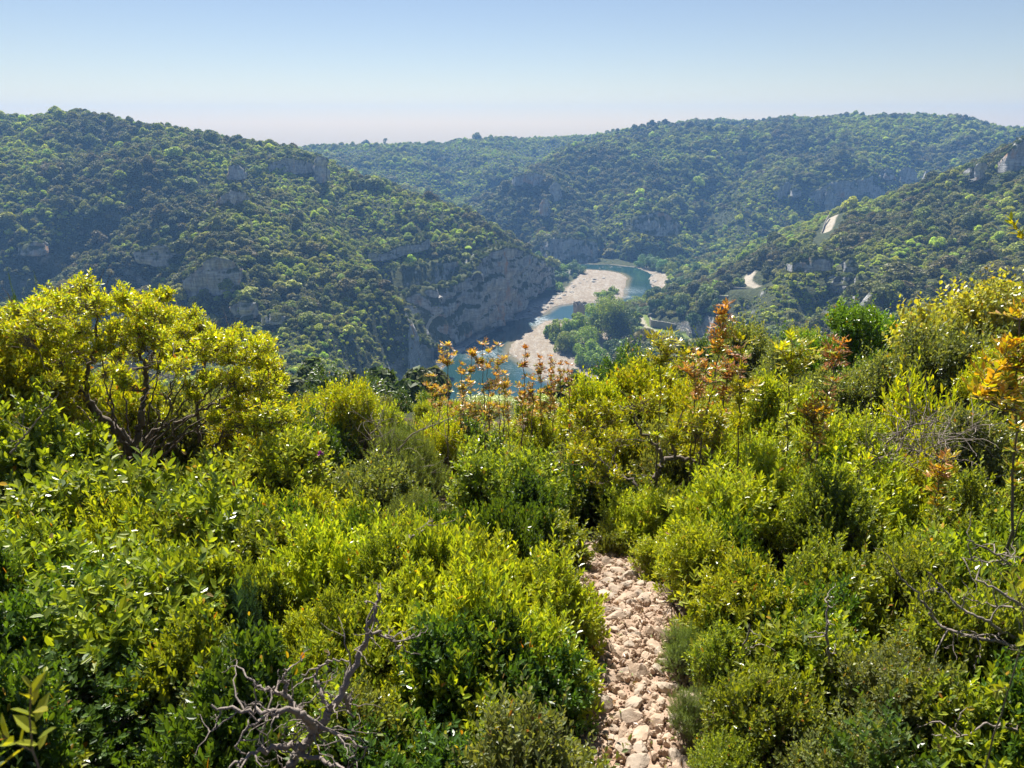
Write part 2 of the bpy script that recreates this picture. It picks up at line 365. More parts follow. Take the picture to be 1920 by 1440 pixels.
n = NT("river_water"); pos = n.pos()
foam = n.attr('foam', out='Fac'); shal = n.attr('shallow', out='Fac')
rip = n.noise(1.0, 5, .65, n.pos((.5, 1.1, 1)), .6)
c = n.mix(shal, n.mix(n.noise(.05, 3, .5, pos), (.010, .038, .036), (.018, .060, .052)), (.20, .17, .10))
ff = n.math('MULTIPLY', foam, n.ramp(n.noise(.55, 6, .72, n.pos((.8, 1.3, 1)), 1.2), [(.44, 0.0), (.60, 1.0)]))
c = n.mix(ff, c, (.36, .42, .45))
b = n.bsdf(c, n.mix(ff, (.10, .10, .10), (.5, .5, .5)), .55, n.bump(rip, .16, .2))
M_water = n.done(b)

n = NT("limestone_cliff"); pos = n.pos()
c, h = limestone(n, pos, .03)
geo = n.n('ShaderNodeNewGeometry'); sx = n.n('ShaderNodeSeparateXYZ'); n.l(geo.outputs['Normal'], sx.inputs[0])
veg = n.ramp(n.math('ADD', sx.outputs[2], n.math('MULTIPLY', n.noise(.25, 5, .6, pos), .5)), [(.72, 0.0), (.86, 1.0)])
c = n.mix(veg, c, n.mix(n.noise(.8, 4, .6, pos), (.04, .05, .02), (.12, .13, .05)))
M_cliff = n.done(n.bsdf(c, .95, .1, n.bump(h, .9, 1.2)))

ys = np.concatenate([np.linspace(17, 60, 80, endpoint=False), np.linspace(60, 270, 170, endpoint=False), np.linspace(270, 600, 400, endpoint=False),
                     np.linspace(600, 1000, 210, endpoint=False), np.linspace(1000, 1500, 70, endpoint=False), np.linspace(1500, 1750, 12)])
NS = 840
TX, TY, TZ, TS = terrain("hills", -1.02, 1.02, NS, ys, None, None)
_x, _y = TX.ravel(), TY.ravel()
_msk = (_y > 280) & (_y < 720)
def fld(poly, a, b):
    o = np.full(len(_x), 0.0); o[_msk] = 1 - sstep(a, b, sdf(_x[_msk], _y[_msk], poly) + 2.0 * fbm(_x[_msk] / 7, _y[_msk] / 7, 3, 41)); return o
gravel = np.maximum(np.maximum(fld(LBAR, -1, 3), fld(UBAR, -1, 3)), np.maximum(fld(RBAR, 0, 4), fld(SPITS, 0, 4)))
_dr = np.full(len(_x), 99.0); _dr[_msk] = sdf(_x[_msk], _y[_msk], RIVER)
gravel = np.maximum(gravel, (1 - sstep(1.0, 4.0, _dr)) * .8 * (_x > 60))
slab = (1 - sstep(-116.5, -108, TZ.ravel())) * (1 - sstep(12, 30, _dr)) * (1 - gravel) * (_x < 50)
lawn = fld(GARDEN, -1, 1)
track = np.zeros(len(_x))
for rdl in ROADS: track = np.maximum(track, 1 - sstep(2.3, 3.4, pdist(_x, _y, rdl)))
gp = zpoly([(1200,592),(1210,612),(1235,624),(1290,640)], GTZ); track = np.maximum(track, .8 * (1 - sstep(1.0, 2.0, pdist(_x, _y, gp))))
land = put("hills", mesh_of("hills", np.stack([_x, _y, TZ.ravel()], 1), gridf(NS, len(ys)), [M_land], dict(gravel=gravel, slab=slab, lawn=lawn, track=track), smooth=True))
tag(land, kind='structure')

# river surface: a sheet just inside the valley
gx = np.linspace(-90, 190, 330); gy = np.linspace(250, 720, 400); GX, GY = np.meshgrid(gx, gy)
dr = sdf(GX.ravel(), GY.ravel(), RIVER); rd = dr.reshape(GX.shape)
def spot(px, py, rx, ry, amp=1.0):
    q = PZ(px, py, ZW); return amp * np.exp(-((GX - q[0]) / rx) ** 2 - ((GY - q[1]) / ry) ** 2)
foam = spot(905,652,7,10,1.0) + spot(930,668,6,10,.6) + spot(888,668,6,8,.7) + spot(1012,598,6,8,1.4) + spot(1003,606,4,8,1.2) + spot(1130,573,12,4,.9) + spot(1185,545,10,12,.6) + spot(1178,557,5,4,.8) + spot(960,690,8,12,.25)
shallow = sstep(-5.5, -.5, rd) * .85 * (np.minimum(sdf(GX, GY, LBAR), sdf(GX, GY, UBAR)) < 8)
me = mesh_of("river", np.stack([GX.ravel(), GY.ravel(), np.full(GX.size, ZW)], 1), gridf(330, 400), [M_water], dict(foam=np.clip(foam, 0, 1).ravel(), shallow=shallow.ravel()), smooth=True)
tag(put("river", me), kind='structure')
print("terrain", time.time() - T00)
# ------------------------------------------------------------------ rock faces
def unit(v): return v / (np.linalg.norm(v, axis=-1, keepdims=True) + 1e-9)
CAPS = []
def cliff(top, foot, label, seed, du=1.0, dv=1.0, rough=1.0, back=9.0, bulge=1.0, end=.12, name="cliff", ragged=1.5):
    """a curtain of limestone between a foot line and a top line, closed behind; both lines are (px, py, d) lists of equal length"""
    T = np.array([P(*p) for p in top]); F = np.array([P(*p) for p in foot])
    L = np.concatenate([[0], np.cumsum(np.linalg.norm(np.diff(F[:, :2], axis=0), axis=1) + .5 * np.linalg.norm(np.diff(T[:, :2], axis=0), axis=1))])
    nu = max(10, int(L[-1] / du)); H = np.mean(T[:, 2] - F[:, 2]); nv = max(8, int(H / dv))
    t = np.linspace(0, L[-1], nu)
    ip = lambda A: np.stack([np.interp(t, L, A[:, k]) for k in range(3)], 1)
    T, F = ip(T), ip(F); tg = np.gradient(F, axis=0); tg[:, 2] = 0; tg = unit(tg); nr = np.stack([tg[:, 1], -tg[:, 0], np.zeros(nu)], 1)
    nr *= np.sign(-(nr * F).sum(1).mean())                             # towards the viewer
    v = np.linspace(-.12, 1, nv)[:, None]; u = t[None, :]
    T[:, 2] += ragged * fbm(t / 9, t * 0 + seed, 3, seed); F[:, 2] -= .5
    Pt = F[None] * (1 - v[..., None]) + T[None] * v[..., None]
    zz = Pt[..., 2]
    q = zz / 9.0 + fbm(u / 30 + 0 * v, zz / 50, 2, seed + 1) * .8
    led = (np.abs((q % 1) - .5) * 2) ** 4 * -1.2 + vn(u * 0 + np.floor(q) * 7.1, u / 25, seed + 2) * 2.6
    flu = fbm(u / 5.0 + 0 * v, zz / 40, 4, seed + 3) * 2.6 - np.maximum(fbm(u / 7 + 0 * v, zz / 60, 2, seed + 4), 0) * 3.0
    sm = fbm(u / 1.6 + 0 * v, zz / 1.6, 3, seed + 5) * .55 + fbm(u / 12 + 0 * v, zz / 9, 3, seed + 6) * 2.6 * bulge
    e = sstep(0, end, u / L[-1]) * sstep(0, end, 1 - u / L[-1])
    disp = (led + flu + sm) * rough * (.25 + .75 * e) - (1 - e) * 5.0 + 1.5
    Pt = Pt + nr[None] * disp[..., None]
    rows = [Pt]
    for k in range(1, 6):                                                 # the cap falls away behind the lip
        f = k / 5; top_ = Pt[-1] - nr * back * f + np.array((0, 0, 1.0)) * (.8 * math.sin(f * 3.1) - 2.5 * f * f) + fbm(t / 4, t * 0 + k, 2, seed + 9)[:, None] * np.array((0, 0, .7)); rows.append(top_[None])
    G = np.concatenate(rows, 0); nvv = G.shape[0]
    CAPS.append((G[nv - 1:nv + 5].reshape(-1, 3), 1.0)); lo = (led + flu)[None] * 0; CAPS.append((Pt[2:-2][(vn(u * .35 + 0 * v, zz * .22, seed + 12) > .84)[2:-2]], .14))
    base = Pt[0] - nr * back + (0, 0, -2.0); G = np.concatenate([G, base[None], Pt[:1]], 0); nvv += 2
    o = put(name, mesh_of(name, G.reshape(-1, 3), gridf(nu, nvv), [M_cliff], smooth=True)); tag(o, label, "cliff"); return o
def face(x0, x1, yt, yf, d, label, seed, name="rock_outcrop", slope=0.0, dd=6.0, **kw):
    """an outcrop spanning pixels x0..x1, top yt, foot yf"""
    xs = np.linspace(x0, x1, 5); b = [0, .6, 1, .7, 0]
    top = [(x, yf + (yt - yf) * (.45 + .55 * q) + slope * (x - (x0 + x1) / 2), d + dd * (1 - q)) for x, q in zip(xs, b)]
    foot = [(x, yf - (yf - yt) * .12 * (1 - q) + slope * (x - (x0 + x1) / 2), d - 3 + dd * (1 - q)) for x, q in zip(xs, b)]
    return cliff(top, foot, label, seed, du=.8, dv=.8, back=8, name=name, **kw)
CTOP = [(766,560,384),(800,540,394),(850,530,408),(885,505,418),(907,482,428),(940,462,446),(973,468,482),(1010,488,524),(1044,512,562)]
CFOOT = [(806,655,366),(830,640,378),(858,625,392),(885,612,402),(908,600,414),(940,590,432),(973,566,466),(1008,541,512),(1046,524,556)]
cliff(CTOP, CFOOT, "tall grey and orange limestone cliff dropping to the river bend", 5, du=.75, dv=.75, rough=1.25, back=12, end=.07, name="river_cliff")
cliff([(697,476,418),(740,466,430),(785,452,440),(812,445,452)], [(697,488,416),(740,480,428),(785,466,438),(812,459,450)], "thin pale rock ledge slanting above the river cliff", 6, du=.7, dv=.7, rough=.6, name="rock_ledge")
cliff([(736,508,408),(775,500,414),(820,489,422),(872,490,430)], [(742,534,400),(778,532,406),(822,526,414),(872,522,422)], "upper orange-stained cliff band above the river cliff", 7, du=.7, dv=.7, rough=.9, name="rock_band")
cliff([(742,575,362),(765,600,352),(786,628,343),(800,655,337)], [(757,628,360),(776,645,352),(790,660,344),(800,672,336)], "dark rock edge of the sunlit spur left of the river cliff", 8, du=.8, dv=.8, rough=.8, name="spur_cliff")
face(398, 474, 352, 412, 402, "pale streaked rock face high in the middle of the left hillside", 11, slope=-.08)
face(346, 460, 482, 545, 326, "large pale overhanging rock face low on the left hillside", 12, slope=-.22)
face(250, 356, 460, 494, 362, "long low rock band left of the large pale overhang", 13, slope=.08)
face(498, 600, 296, 322, 512, "long grey rock band just under the crest of the left hill", 14, slope=-.02)
face(590, 612, 292, 336, 508, "dark upright rock end of the crest band on the left hill", 15)
face(430, 456, 306, 332, 470, "small pale rock patch left of the crest band", 16)
face(440, 486, 562, 590, 306, "small grey rock among bushes low on the left hill", 17)
face(46, 92, 452, 474, 392, "small shaded rock on the far left of the hillside", 18)
face(505, 528, 588, 602, 298, "tiny white rock in the scrub below the pale overhang", 19)
cliff([(1008,452,664),(1030,446,662),(1060,443,660),(1090,448,660),(1122,458,662)], [(1008,488,650),(1030,490,648),(1060,490,648),(1090,491,648),(1122,492,650)], "fluted grey cliff at the water's edge beyond the river bend", 21, du=1, dv=1, name="cliff")
cliff([(1176,416,672),(1200,402,676),(1230,396,678),(1252,400,676),(1274,420,670)], [(1176,428,666),(1200,430,668),(1230,436,666),(1252,436,666),(1274,436,664)], "pale rock face halfway up the far hill above the bend", 22, du=1, dv=1)
face(958, 1030, 324, 346, 765, "faint grey rock band near the left shoulder of the far hill", 23)
face(1014, 1030, 372, 402, 715, "narrow grey rock rib on the far hill", 24); face(1030, 1052, 340, 372, 745, "upper grey rock rib on the far hill", 25)
cliff([(1436,372,742),(1455,352,744),(1482,332,746)], [(1436,382,738),(1462,372,738),(1490,352,742)], "slanting pale rock rib at the left of the far cliffs", 26, du=1, dv=1)
face(1482, 1500, 352, 366, 728, "small pale rock between the rib and the main far cliffs", 27)
cliff([(1504,364,735),(1540,350,738),(1572,336,742),(1610,338,745),(1640,328,748)], [(1504,378,728),(1540,390,730),(1572,384,732),(1610,362,740),(1640,358,742)], "broad pale cliffs high on the far hill above the road", 28, du=1, dv=1, rough=1.3)
face(1545, 1568, 352, 402, 722, "pale rock pillar hanging below the broad far cliffs", 29)
face(1660, 1670, 316, 334, 760, "thin pale rock needle right of the far cliffs", 30); face(1686, 1714, 312, 338, 760, "rounded pale rock knob right of the far cliffs", 31); face(1732, 1752, 318, 340, 760, "rightmost small pale rock on the far hill", 32)
face(1874, 1960, 262, 312, 418, "big grey crag on the skyline at the right edge", 33, slope=-.35, ragged=3, dd=3)
face(1824, 1846, 302, 332, 424, "small leaning crag on the spur skyline", 34, slope=-.5, dd=2)
face(1474, 1566, 480, 504, 352, "pale ledge of rock below the bend of the road", 41, slope=-.10, dd=3)
face(1582, 1608, 482, 506, 345, "pale boulder-like rock right of the ledge", 42, dd=2); face(1582, 1592, 514, 530, 334, "small white rock on the spur slope", 43, dd=1); face(1605, 1618, 514, 528, 332, "second small white rock right of the first on the spur", 44, dd=1)
cliff([(1590,540,312),(1640,528,300),(1700,524,290),(1760,526,284),(1860,522,280),(1960,520,274)], [(1590,566,306),(1640,566,292),(1700,564,282),(1760,560,277),(1860,556,270),(1960,556,266)], "shadowed grey cliff band across the foot of the right spur", 45, du=.7, dv=.7)
cliff([(1382,562,382),(1420,575,368),(1450,584,355),(1500,580,345),(1545,578,338)], [(1382,596,372),(1420,602,358),(1450,614,342),(1500,610,334),(1545,604,328)], "lower shadowed cliff under the walled road terrace", 46, du=.7, dv=.7)
face(1820, 1870, 462, 492, 305, "faint rocks in the dark wood at the right", 47, dd=3); face(1330, 1378, 560, 576, 392, "shadowed rock beside the foot of the wall tower", 48, dd=2)
# ------------------------------------------------------------------ woods of the hills
def foliage_mat(name, inst=False, tr=.45, rough=.45, spec=.4, boost=1.0):
    n = NT(name)
    c = n.attr('tint', 'INSTANCER') if inst else n.attr('tint')
    if inst:
        c = n.mix(1.0, c, n.attr('shade'), 'MULTIPLY')
    oi = n.n('ShaderNodeObjectInfo')
    hs = n.n('ShaderNodeHueSaturation'); n.l(c, hs.inputs['Color'])
    n.l(n.math('ADD', n.math('MULTIPLY', oi.outputs['Random'], .03), .485), hs.inputs['Hue'])
    n.l(n.math('ADD', n.math('MULTIPLY', oi.outputs['Random'], .35), .83), hs.inputs['Value'])
    c = hs.outputs[0]
    b = n.bsdf(c, rough, spec)
    t = n.n('ShaderNodeBsdfTranslucent'); n.l(n.mix(1.0, c, (1.15 * boost, 1.2 * boost, .55), 'MULTIPLY'), t.inputs[0])
    m = n.n('ShaderNodeMixShader'); m.inputs[0].default_value = tr; n.l(b.outputs[0], m.inputs[1]); n.l(t.outputs[0], m.inputs[2])
    return n.done(m)
M_crown = foliage_mat("oak_foliage", True, .30, .6, .25)
n = NT("bark"); pos = n.obj()
M_bark = n.done(n.bsdf(n.mix(n.noise(14, 5, .6, pos), (.05, .04, .032), (.17, .145, .12)), .9, .15, n.bump(n.noise(30, 4, .6, pos), .5, .02)))

def crown(seed, nf=760, lobes=9, flat=.62, fs=.13, up=.25):
    """a rounded crown of leaf clumps, radius about 1, standing on z=0"""
    r = np.random.default_rng(seed)
    th = r.uniform(0, 2 * np.pi, lobes); rr = r.uniform(.15, .62, lobes); lc = np.stack([rr * np.cos(th), rr * np.sin(th), r.uniform(.35, .85, lobes) * (1.25 - rr)], 1)
    lc[0] = (0, 0, .8); lr = r.uniform(.30, .50, lobes)
    k = r.integers(0, lobes, nf); d = unit(r.normal(size=(nf, 3)) + (0, 0, .35)); c = lc[k] + d * (lr[k] * r.uniform(.86, 1.05, nf))[:, None]
    c[:, 2] = np.maximum(c[:, 2] * (flat + .45), .08 + .1 * r.random(nf))
    nrm = unit(d + r.normal(size=(nf, 3)) * .6); a = unit(np.cross(nrm, r.normal(size=(nf, 3)))); b = np.cross(nrm, a)
    s = fs * r.uniform(.55, 1.25, nf)[:, None]
    V = np.stack([c - a * s, c + b * s * .8 + nrm * s * .25, c + a * s, c - b * s * .8 + nrm * s * .2], 1).reshape(-1, 3)
    sh = np.repeat(r.uniform(.6, 1.45, nf), 4)
    return V, np.arange(nf * 4).reshape(-1, 4), np.stack([sh * 1.03, sh, sh * .9], 1)
def tree_mesh(name, seed, nf=760, lobes=7, h0=.45, **kw):
    V, F, sh = crown(seed, nf, lobes, **kw); V = V + (0, 0, h0 * .35)
    r = np.random.default_rng(seed + 5); m = 5
    e = np.stack([r.uniform(-.5, .5, m), r.uniform(-.5, .5, m), r.uniform(.6, .9, m)], 1)
    TV, TF = tubes(np.concatenate([np.zeros((m, 3)) + (0, 0, -.3)]), e, .06, .02, 5)
    VV, FF = merge([(V, F), (TV, TF)])
    return mesh_of(name, VV, FF, [M_crown, M_bark], dict(shade=np.concatenate([sh, np.ones((len(TV), 3))])), matidx=[0] * len(F) + [1] * len(TF))
rng = np.random.default_rng(3)
# candidate spots: jittered samples of the land the viewpoint can see
def scatter(s0, s1, y0, y1, dens):
    A = (s1 - s0) * (y1 ** 2 - y0 ** 2) / 2; N = int(A * dens)
    y = np.sqrt(rng.uniform(y0 ** 2, y1 ** 2, N)); s = rng.uniform(s0, s1, N); return s * y, y
bands = [(120, 330, .40), (330, 620, .36), (620, 1000, .26), (1000, 1400, .16)]
X, Y = [], []
for y0, y1, dn in bands:
    a, b = scatter(-.86, .86, y0, y1, dn); X.append(a); Y.append(b)
X = np.concatenate(X); Y = np.concatenate(Y)
elev = TZ / TY                                                          # tangent of elevation: what is hidden behind what
mx = np.maximum.accumulate(elev, 0)
fi = np.interp(Y, ys, np.arange(len(ys))); fj = (X / np.maximum(Y, 8) + 1.02) / 2.04 * (NS - 1)
i0 = np.clip(fi.astype(int), 0, len(ys) - 2); j0 = np.clip(fj.astype(int), 0, NS - 2)
a = (fi - i0); b = fj - j0
def samp(A): return (A[i0, j0] * (1 - a) * (1 - b) + A[i0 + 1, j0] * a * (1 - b) + A[i0, j0 + 1] * (1 - a) * b + A[i0 + 1, j0 + 1] * a * b)
Z = samp(TZ); SL = samp(TS); MX = samp(mx); bad = np.maximum(np.maximum(samp(gravel.reshape(TX.shape)), samp(slab.reshape(TX.shape))), np.maximum(samp(lawn.reshape(TX.shape)), samp(track.reshape(TX.shape))))
DR = samp(_dr.reshape(TX.shape))
keep = ((Z + 9) / Y > MX) & (bad < .25) & (DR > 1.0) & (Z > ZW + .3)
dens = vn(X / 45, Y / 45, 71) * .6 + vn(X / 14, Y / 14, 72) * .4
keep &= rng.random(len(X)) < np.clip(1.25 - sstep(.9, 1.8, SL) * .9 + (dens - .5) * .5, .08, 1)
# the camera side in front of the rim is clothed with nearer shrubs; free the roads and the garden
rd = np.minimum(pdist(X, Y, ROADS[0]), pdist(X, Y, ROADS[1])); keep &= rd > 5.0
keep &= ~((sdf(X, Y, GARDEN) < 1.5))
# open sight lines onto the roads
sr = X / Y
for rl in ROADS:
    for q in rl: keep &= ~((np.abs(X - q[0] * Y / q[1]) < 8) & (Y < q[1]) & (Y > q[1] - 30))
_t = Z + 2.6; _py = 720 + FPX * np.tan(np.arctan2(-_t, Y) - PITCH); _px = 960 + FPX * (X / (Y * CA - Z * SA)); keep &= ~((_px > 1160) & (_px < 1325) & (Y > 325) & (Y < 425) & (_py < 652) & (_py > 585))
for q, w2, dp in ((P(1354, 575, 392), 6, 30), (P(1385, 545, 402), 8, 16), (P(1420, 548, 401), 8, 16), (P(1440, 548, 400), 6, 16), (P(1075, 600, 441), 5, 12), (P(803, 620, 374), 3, 14), (P(820, 590, 382), 4, 10)): keep &= ~((np.abs(X - q[0] * Y / q[1]) < w2) & (Y < q[1] + 1) & (Y > q[1] - dp))
X, Y, Z, SL, DR = X[keep], Y[keep], Z[keep], SL[keep], DR[keep]
N = len(X); print("hill trees", N)
patch_shade = vn(X / 70, Y / 70, 91) * .5 + vn(X / 22, Y / 22, 92) * .5
kindr = rng.random(N); _pxx = 960 + FPX * X / (Y * CA - Z * SA); patch_shade = patch_shade + .16 * (sstep(1440, 1640, _pxx) * (Y < 480)) + .10 * (1 - sstep(250, 520, _pxx)) * (Y < 470) - .10 * sstep(440, 560, _pxx) * (1 - sstep(760, 900, _pxx)) * (Y < 520) + .20 * sstep(860, 900, _pxx) * (1 - sstep(1080, 1190, _pxx)) * (Y > 630) * (Y < 880) - .12 * (Y > 890) * (_pxx < 1180)  # hill light and shade put into tree tints: spur, flanks darker, far ridge lighter
sz = np.exp(rng.normal(.0, .38, N)) * (.85 + 1.65 * sstep(.40, .75, patch_shade * .6 + .4 * rng.random(N) ** 1.6)) * (1 + .25 * sstep(500, 1000, Y))
sz = np.where(SL > 1.1, sz * .6, sz)
low = (1 - sstep(-112, -95, Z)) * (X > 20); sz = sz * (1 + .35 * low)
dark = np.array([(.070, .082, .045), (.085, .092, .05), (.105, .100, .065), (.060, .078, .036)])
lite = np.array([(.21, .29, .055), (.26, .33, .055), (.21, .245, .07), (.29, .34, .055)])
pl = sstep(.32, .72, .68 * (1 - patch_shade) + .32 * kindr)[:, None]
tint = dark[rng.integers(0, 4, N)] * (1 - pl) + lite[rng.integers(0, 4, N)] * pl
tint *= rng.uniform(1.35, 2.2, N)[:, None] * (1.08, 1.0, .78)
wil = (rng.random(N) < .35 * low)[:, None]; tint = np.where(wil, np.array([(.13, .20, .07)]), tint)
asp = rng.uniform(.5, 1.0, N)
protos_coll = bpy.data.collections.new("holm oak kinds"); COL.children.link(protos_coll)
NP = 8
pm = [tree_mesh("holm_oak", 100 + k, lobes=5 + k % 4, flat=.5 + .06 * (k % 4)) for k in range(NP)]
_nc = 0
for Pc, fr in CAPS:                                                       # bushes on the cliff tops and in their cracks
    m = rng.random(len(Pc)) < (.22 if fr == 1 else fr); Q = Pc[m]; nq = len(Q); _nc += nq
    X = np.append(X, Q[:, 0]); Y = np.append(Y, Q[:, 1]); Z = np.append(Z, Q[:, 2]); sz = np.append(sz, np.exp(rng.normal(0, .3, nq)) * (1.15 if fr == 1 else .6))
    tint = np.concatenate([tint, (dark[rng.integers(0, 4, nq)] * .5 + lite[rng.integers(0, 4, nq)] * .5)]); asp = np.append(asp, rng.uniform(.7, 1.1, nq))
oncap = np.arange(len(X)) >= N
vis_px = sz * 2 / np.hypot(X, Y)                                         # apparent size
# hidden by the near brush? estimate with the line of the foreground thickets
u_ = X / Y; tanv = Z / Y
ang = np.arctan2(-Z, Y); py_ = 720 + FPX * np.tan(ang - PITCH); px_ = 960 + FPX * (X / (Y * CA - Z * SA))
edge = np.interp(px_, [0, 150, 300, 540, 560, 800, 1090, 1300, 1500, 1600, 1700, 1920], [560, 530, 560, 640, 730, 700, 720, 640, 600, 560, 540, 500])
seen = (py_ < edge) & (px_ > 0) & (px_ < 1920)
MXk = np.append(MX[keep], np.zeros(_nc) - 9); seen &= ((Z + sz * .5) / Y > MXk - 1e-4); seen &= ~oncap; N = len(X)
order = np.argsort(-np.where(seen, vis_px, 0)); top = order[:280]
istop = np.zeros(N, bool); istop[top] = True
LAND_ = [(432,380,"pale streaked rock face"),(400,515,"large pale overhanging rock face"),(300,478,"long low rock band"),(550,308,"grey rock band under the crest"),(68,462,"small shaded rock far left"),(460,576,"small low grey rock"),(740,560,"sunlit spur"),(820,500,"upper cliff band"),(930,480,"top of the river cliff"),
         (150,300,"far left crest"),(600,430,"middle of the lit left slope"),(620,620,"foot of the left hillside"),(1520,492,"pale ledge below the road bend"),(1595,494,"boulder-like rock on the spur"),(1700,545,"shadowed cliff band"),(1562,420,"upper road"),(1420,530,"lower road bend"),(1890,290,"big skyline crag"),(1835,318,"small leaning crag"),(1450,595,"lower shadowed cliff"),(1354,565,"wall tower"),
         (1240,575,"garden wall"),(1250,540,"right river bank"),(1750,400,"middle of the wooded spur"),(1800,470,"dark flank of the wooded spur")]
def area(px, py, x, y, z):
    q = min(LAND_, key=lambda t: (t[0] - px) ** 2 + (t[1] - py) ** 2); dx, dy = px - q[0], py - q[1]
    side = ("just right of" if dx > 0 else "just left of") if abs(dx) > 1.2 * abs(dy) else ("just below" if dy > 0 else "just above")
    if abs(dx) + abs(dy) > 90: side = side.replace("just", "farther")
    gp_ = "trees beside the river" if z < -108 else ("holm oaks covering the left hillside" if px < 1040 else "holm oaks covering the right spur")
    return ("%s %s the %s" % ("holm oak" if z > -108 else "riverside tree", side, q[2]), gp_)
for c_, k in enumerate(top):
    o = put("holm_oak", pm[c_ % NP], coll=protos_coll if c_ < NP else None)
    o.location = (X[k], Y[k], Z[k] - .25); s_ = sz[k]; o.scale = (s_, s_ * .95, s_ * asp[k]); o.rotation_euler = (0, 0, float(rng.uniform(0, 6.28)))
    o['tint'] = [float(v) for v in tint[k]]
    lb, gp_ = area(px_[k], py_[k], X[k], Y[k], Z[k]); s2 = ("broad " if s_ > 2.6 else "small " if s_ < 1.9 else "") + ("pale green " if tint[k][1] > .3 else "grey-green " if tint[k][1] > .19 else "dark "); tag(o, s2 + lb, "tree", gp_)
rest = ~istop
Xr, Yr, Zr = X[rest], Y[rest], Z[rest]
me = bpy.data.meshes.new("woods"); nr = len(Xr); me.vertices.add(nr); me.vertices.foreach_set('co', np.stack([Xr, Yr, Zr - .25], 1).astype(np.float32).ravel())
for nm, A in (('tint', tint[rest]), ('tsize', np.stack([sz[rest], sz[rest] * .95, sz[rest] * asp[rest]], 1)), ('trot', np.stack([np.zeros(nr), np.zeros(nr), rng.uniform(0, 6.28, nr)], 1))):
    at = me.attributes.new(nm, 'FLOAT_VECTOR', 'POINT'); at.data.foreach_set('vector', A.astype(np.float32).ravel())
at = me.attributes.new('tkind', 'INT', 'POINT'); at.data.foreach_set('value', rng.integers(0, NP, nr).astype(np.int32))
woods = put("woods", me); tag(woods, "dense evergreen scrub and low oak wood clothing all the hillsides", "woods", kind='stuff')
ng = bpy.data.node_groups.new("woods", 'GeometryNodeTree')
ng.interface.new_socket('Geometry', in_out='INPUT', socket_type='NodeSocketGeometry'); ng.interface.new_socket('Geometry', in_out='OUTPUT', socket_type='NodeSocketGeometry')
gi = ng.nodes.new('NodeGroupInput'); go = ng.nodes.new('NodeGroupOutput')
ip = ng.nodes.new('GeometryNodeInstanceOnPoints'); ci = ng.nodes.new('GeometryNodeCollectionInfo')
ci.inputs['Collection'].default_value = protos_coll; ci.inputs['Separate Children'].default_value = True; ci.inputs['Reset Children'].default_value = True
def na(nm, typ):
    q = ng.nodes.new('GeometryNodeInputNamedAttribute'); q.data_type = typ; q.inputs[0].default_value = nm
    return q.outputs['Attribute']
ng.links.new(gi.outputs[0], ip.inputs['Points']); ng.links.new(ci.outputs[0], ip.inputs['Instance'])
ip.inputs['Pick Instance'].default_value = True
ng.links.new(na('tkind', 'INT'), ip.inputs['Instance Index']); ng.links.new(na('tsize', 'FLOAT_VECTOR'), ip.inputs['Scale'])
e2 = ng.nodes.new('FunctionNodeEulerToRotation'); ng.links.new(na('trot', 'FLOAT_VECTOR'), e2.inputs[0]); ng.links.new(e2.outputs[0], ip.inputs['Rotation'])
ng.links.new(ip.outputs[0], go.inputs[0])
md = woods.modifiers.new("woods", 'NODES'); md.node_group = ng
print("forest", time.time() - T00)
# slabs on the banks
rs = np.random.default_rng(8)
def boulder(seed, n=14):
    r = np.random.default_rng(seed); th = np.linspace(0, 2 * np.pi, n, endpoint=False); ph = np.linspace(0, np.pi, 9)
    TH, PH = np.meshgrid(th, ph); D = np.stack([np.sin(PH) * np.cos(TH), np.sin(PH) * np.sin(TH), np.cos(PH)], -1).reshape(-1, 3)
    pn = unit(r.normal(size=(9, 3))); h = r.uniform(.55, .95, 9)
    rad = np.min(np.where(D @ pn.T > .05, h[None] / np.maximum(D @ pn.T, .05), 9), 1); rad = np.minimum(rad, 1.15)
    V = D * rad[:, None]; a = np.arange(n * 9).reshape(9, n); b = np.roll(a, -1, 1)
    return V, np.stack([a[:-1], a[1:], b[1:], b[:-1]], -1).reshape(-1, 4)
n = NT("bank_stone"); pos = n.pos()
M_bank = n.done(n.bsdf(n.ramp(n.noise(.8, 5, .65, pos), [(.3, (.16, .155, .14)), (.5, (.36, .34, .30)), (.7, (.50, .47, .42))]), .9, .15, n.bump(n.noise(2.5, 5, .6, pos), .6, .3)))
bm_ = [mesh_of("bank_rock", *boulder(50 + k), [M_bank]) for k in range(5)]
spots = []
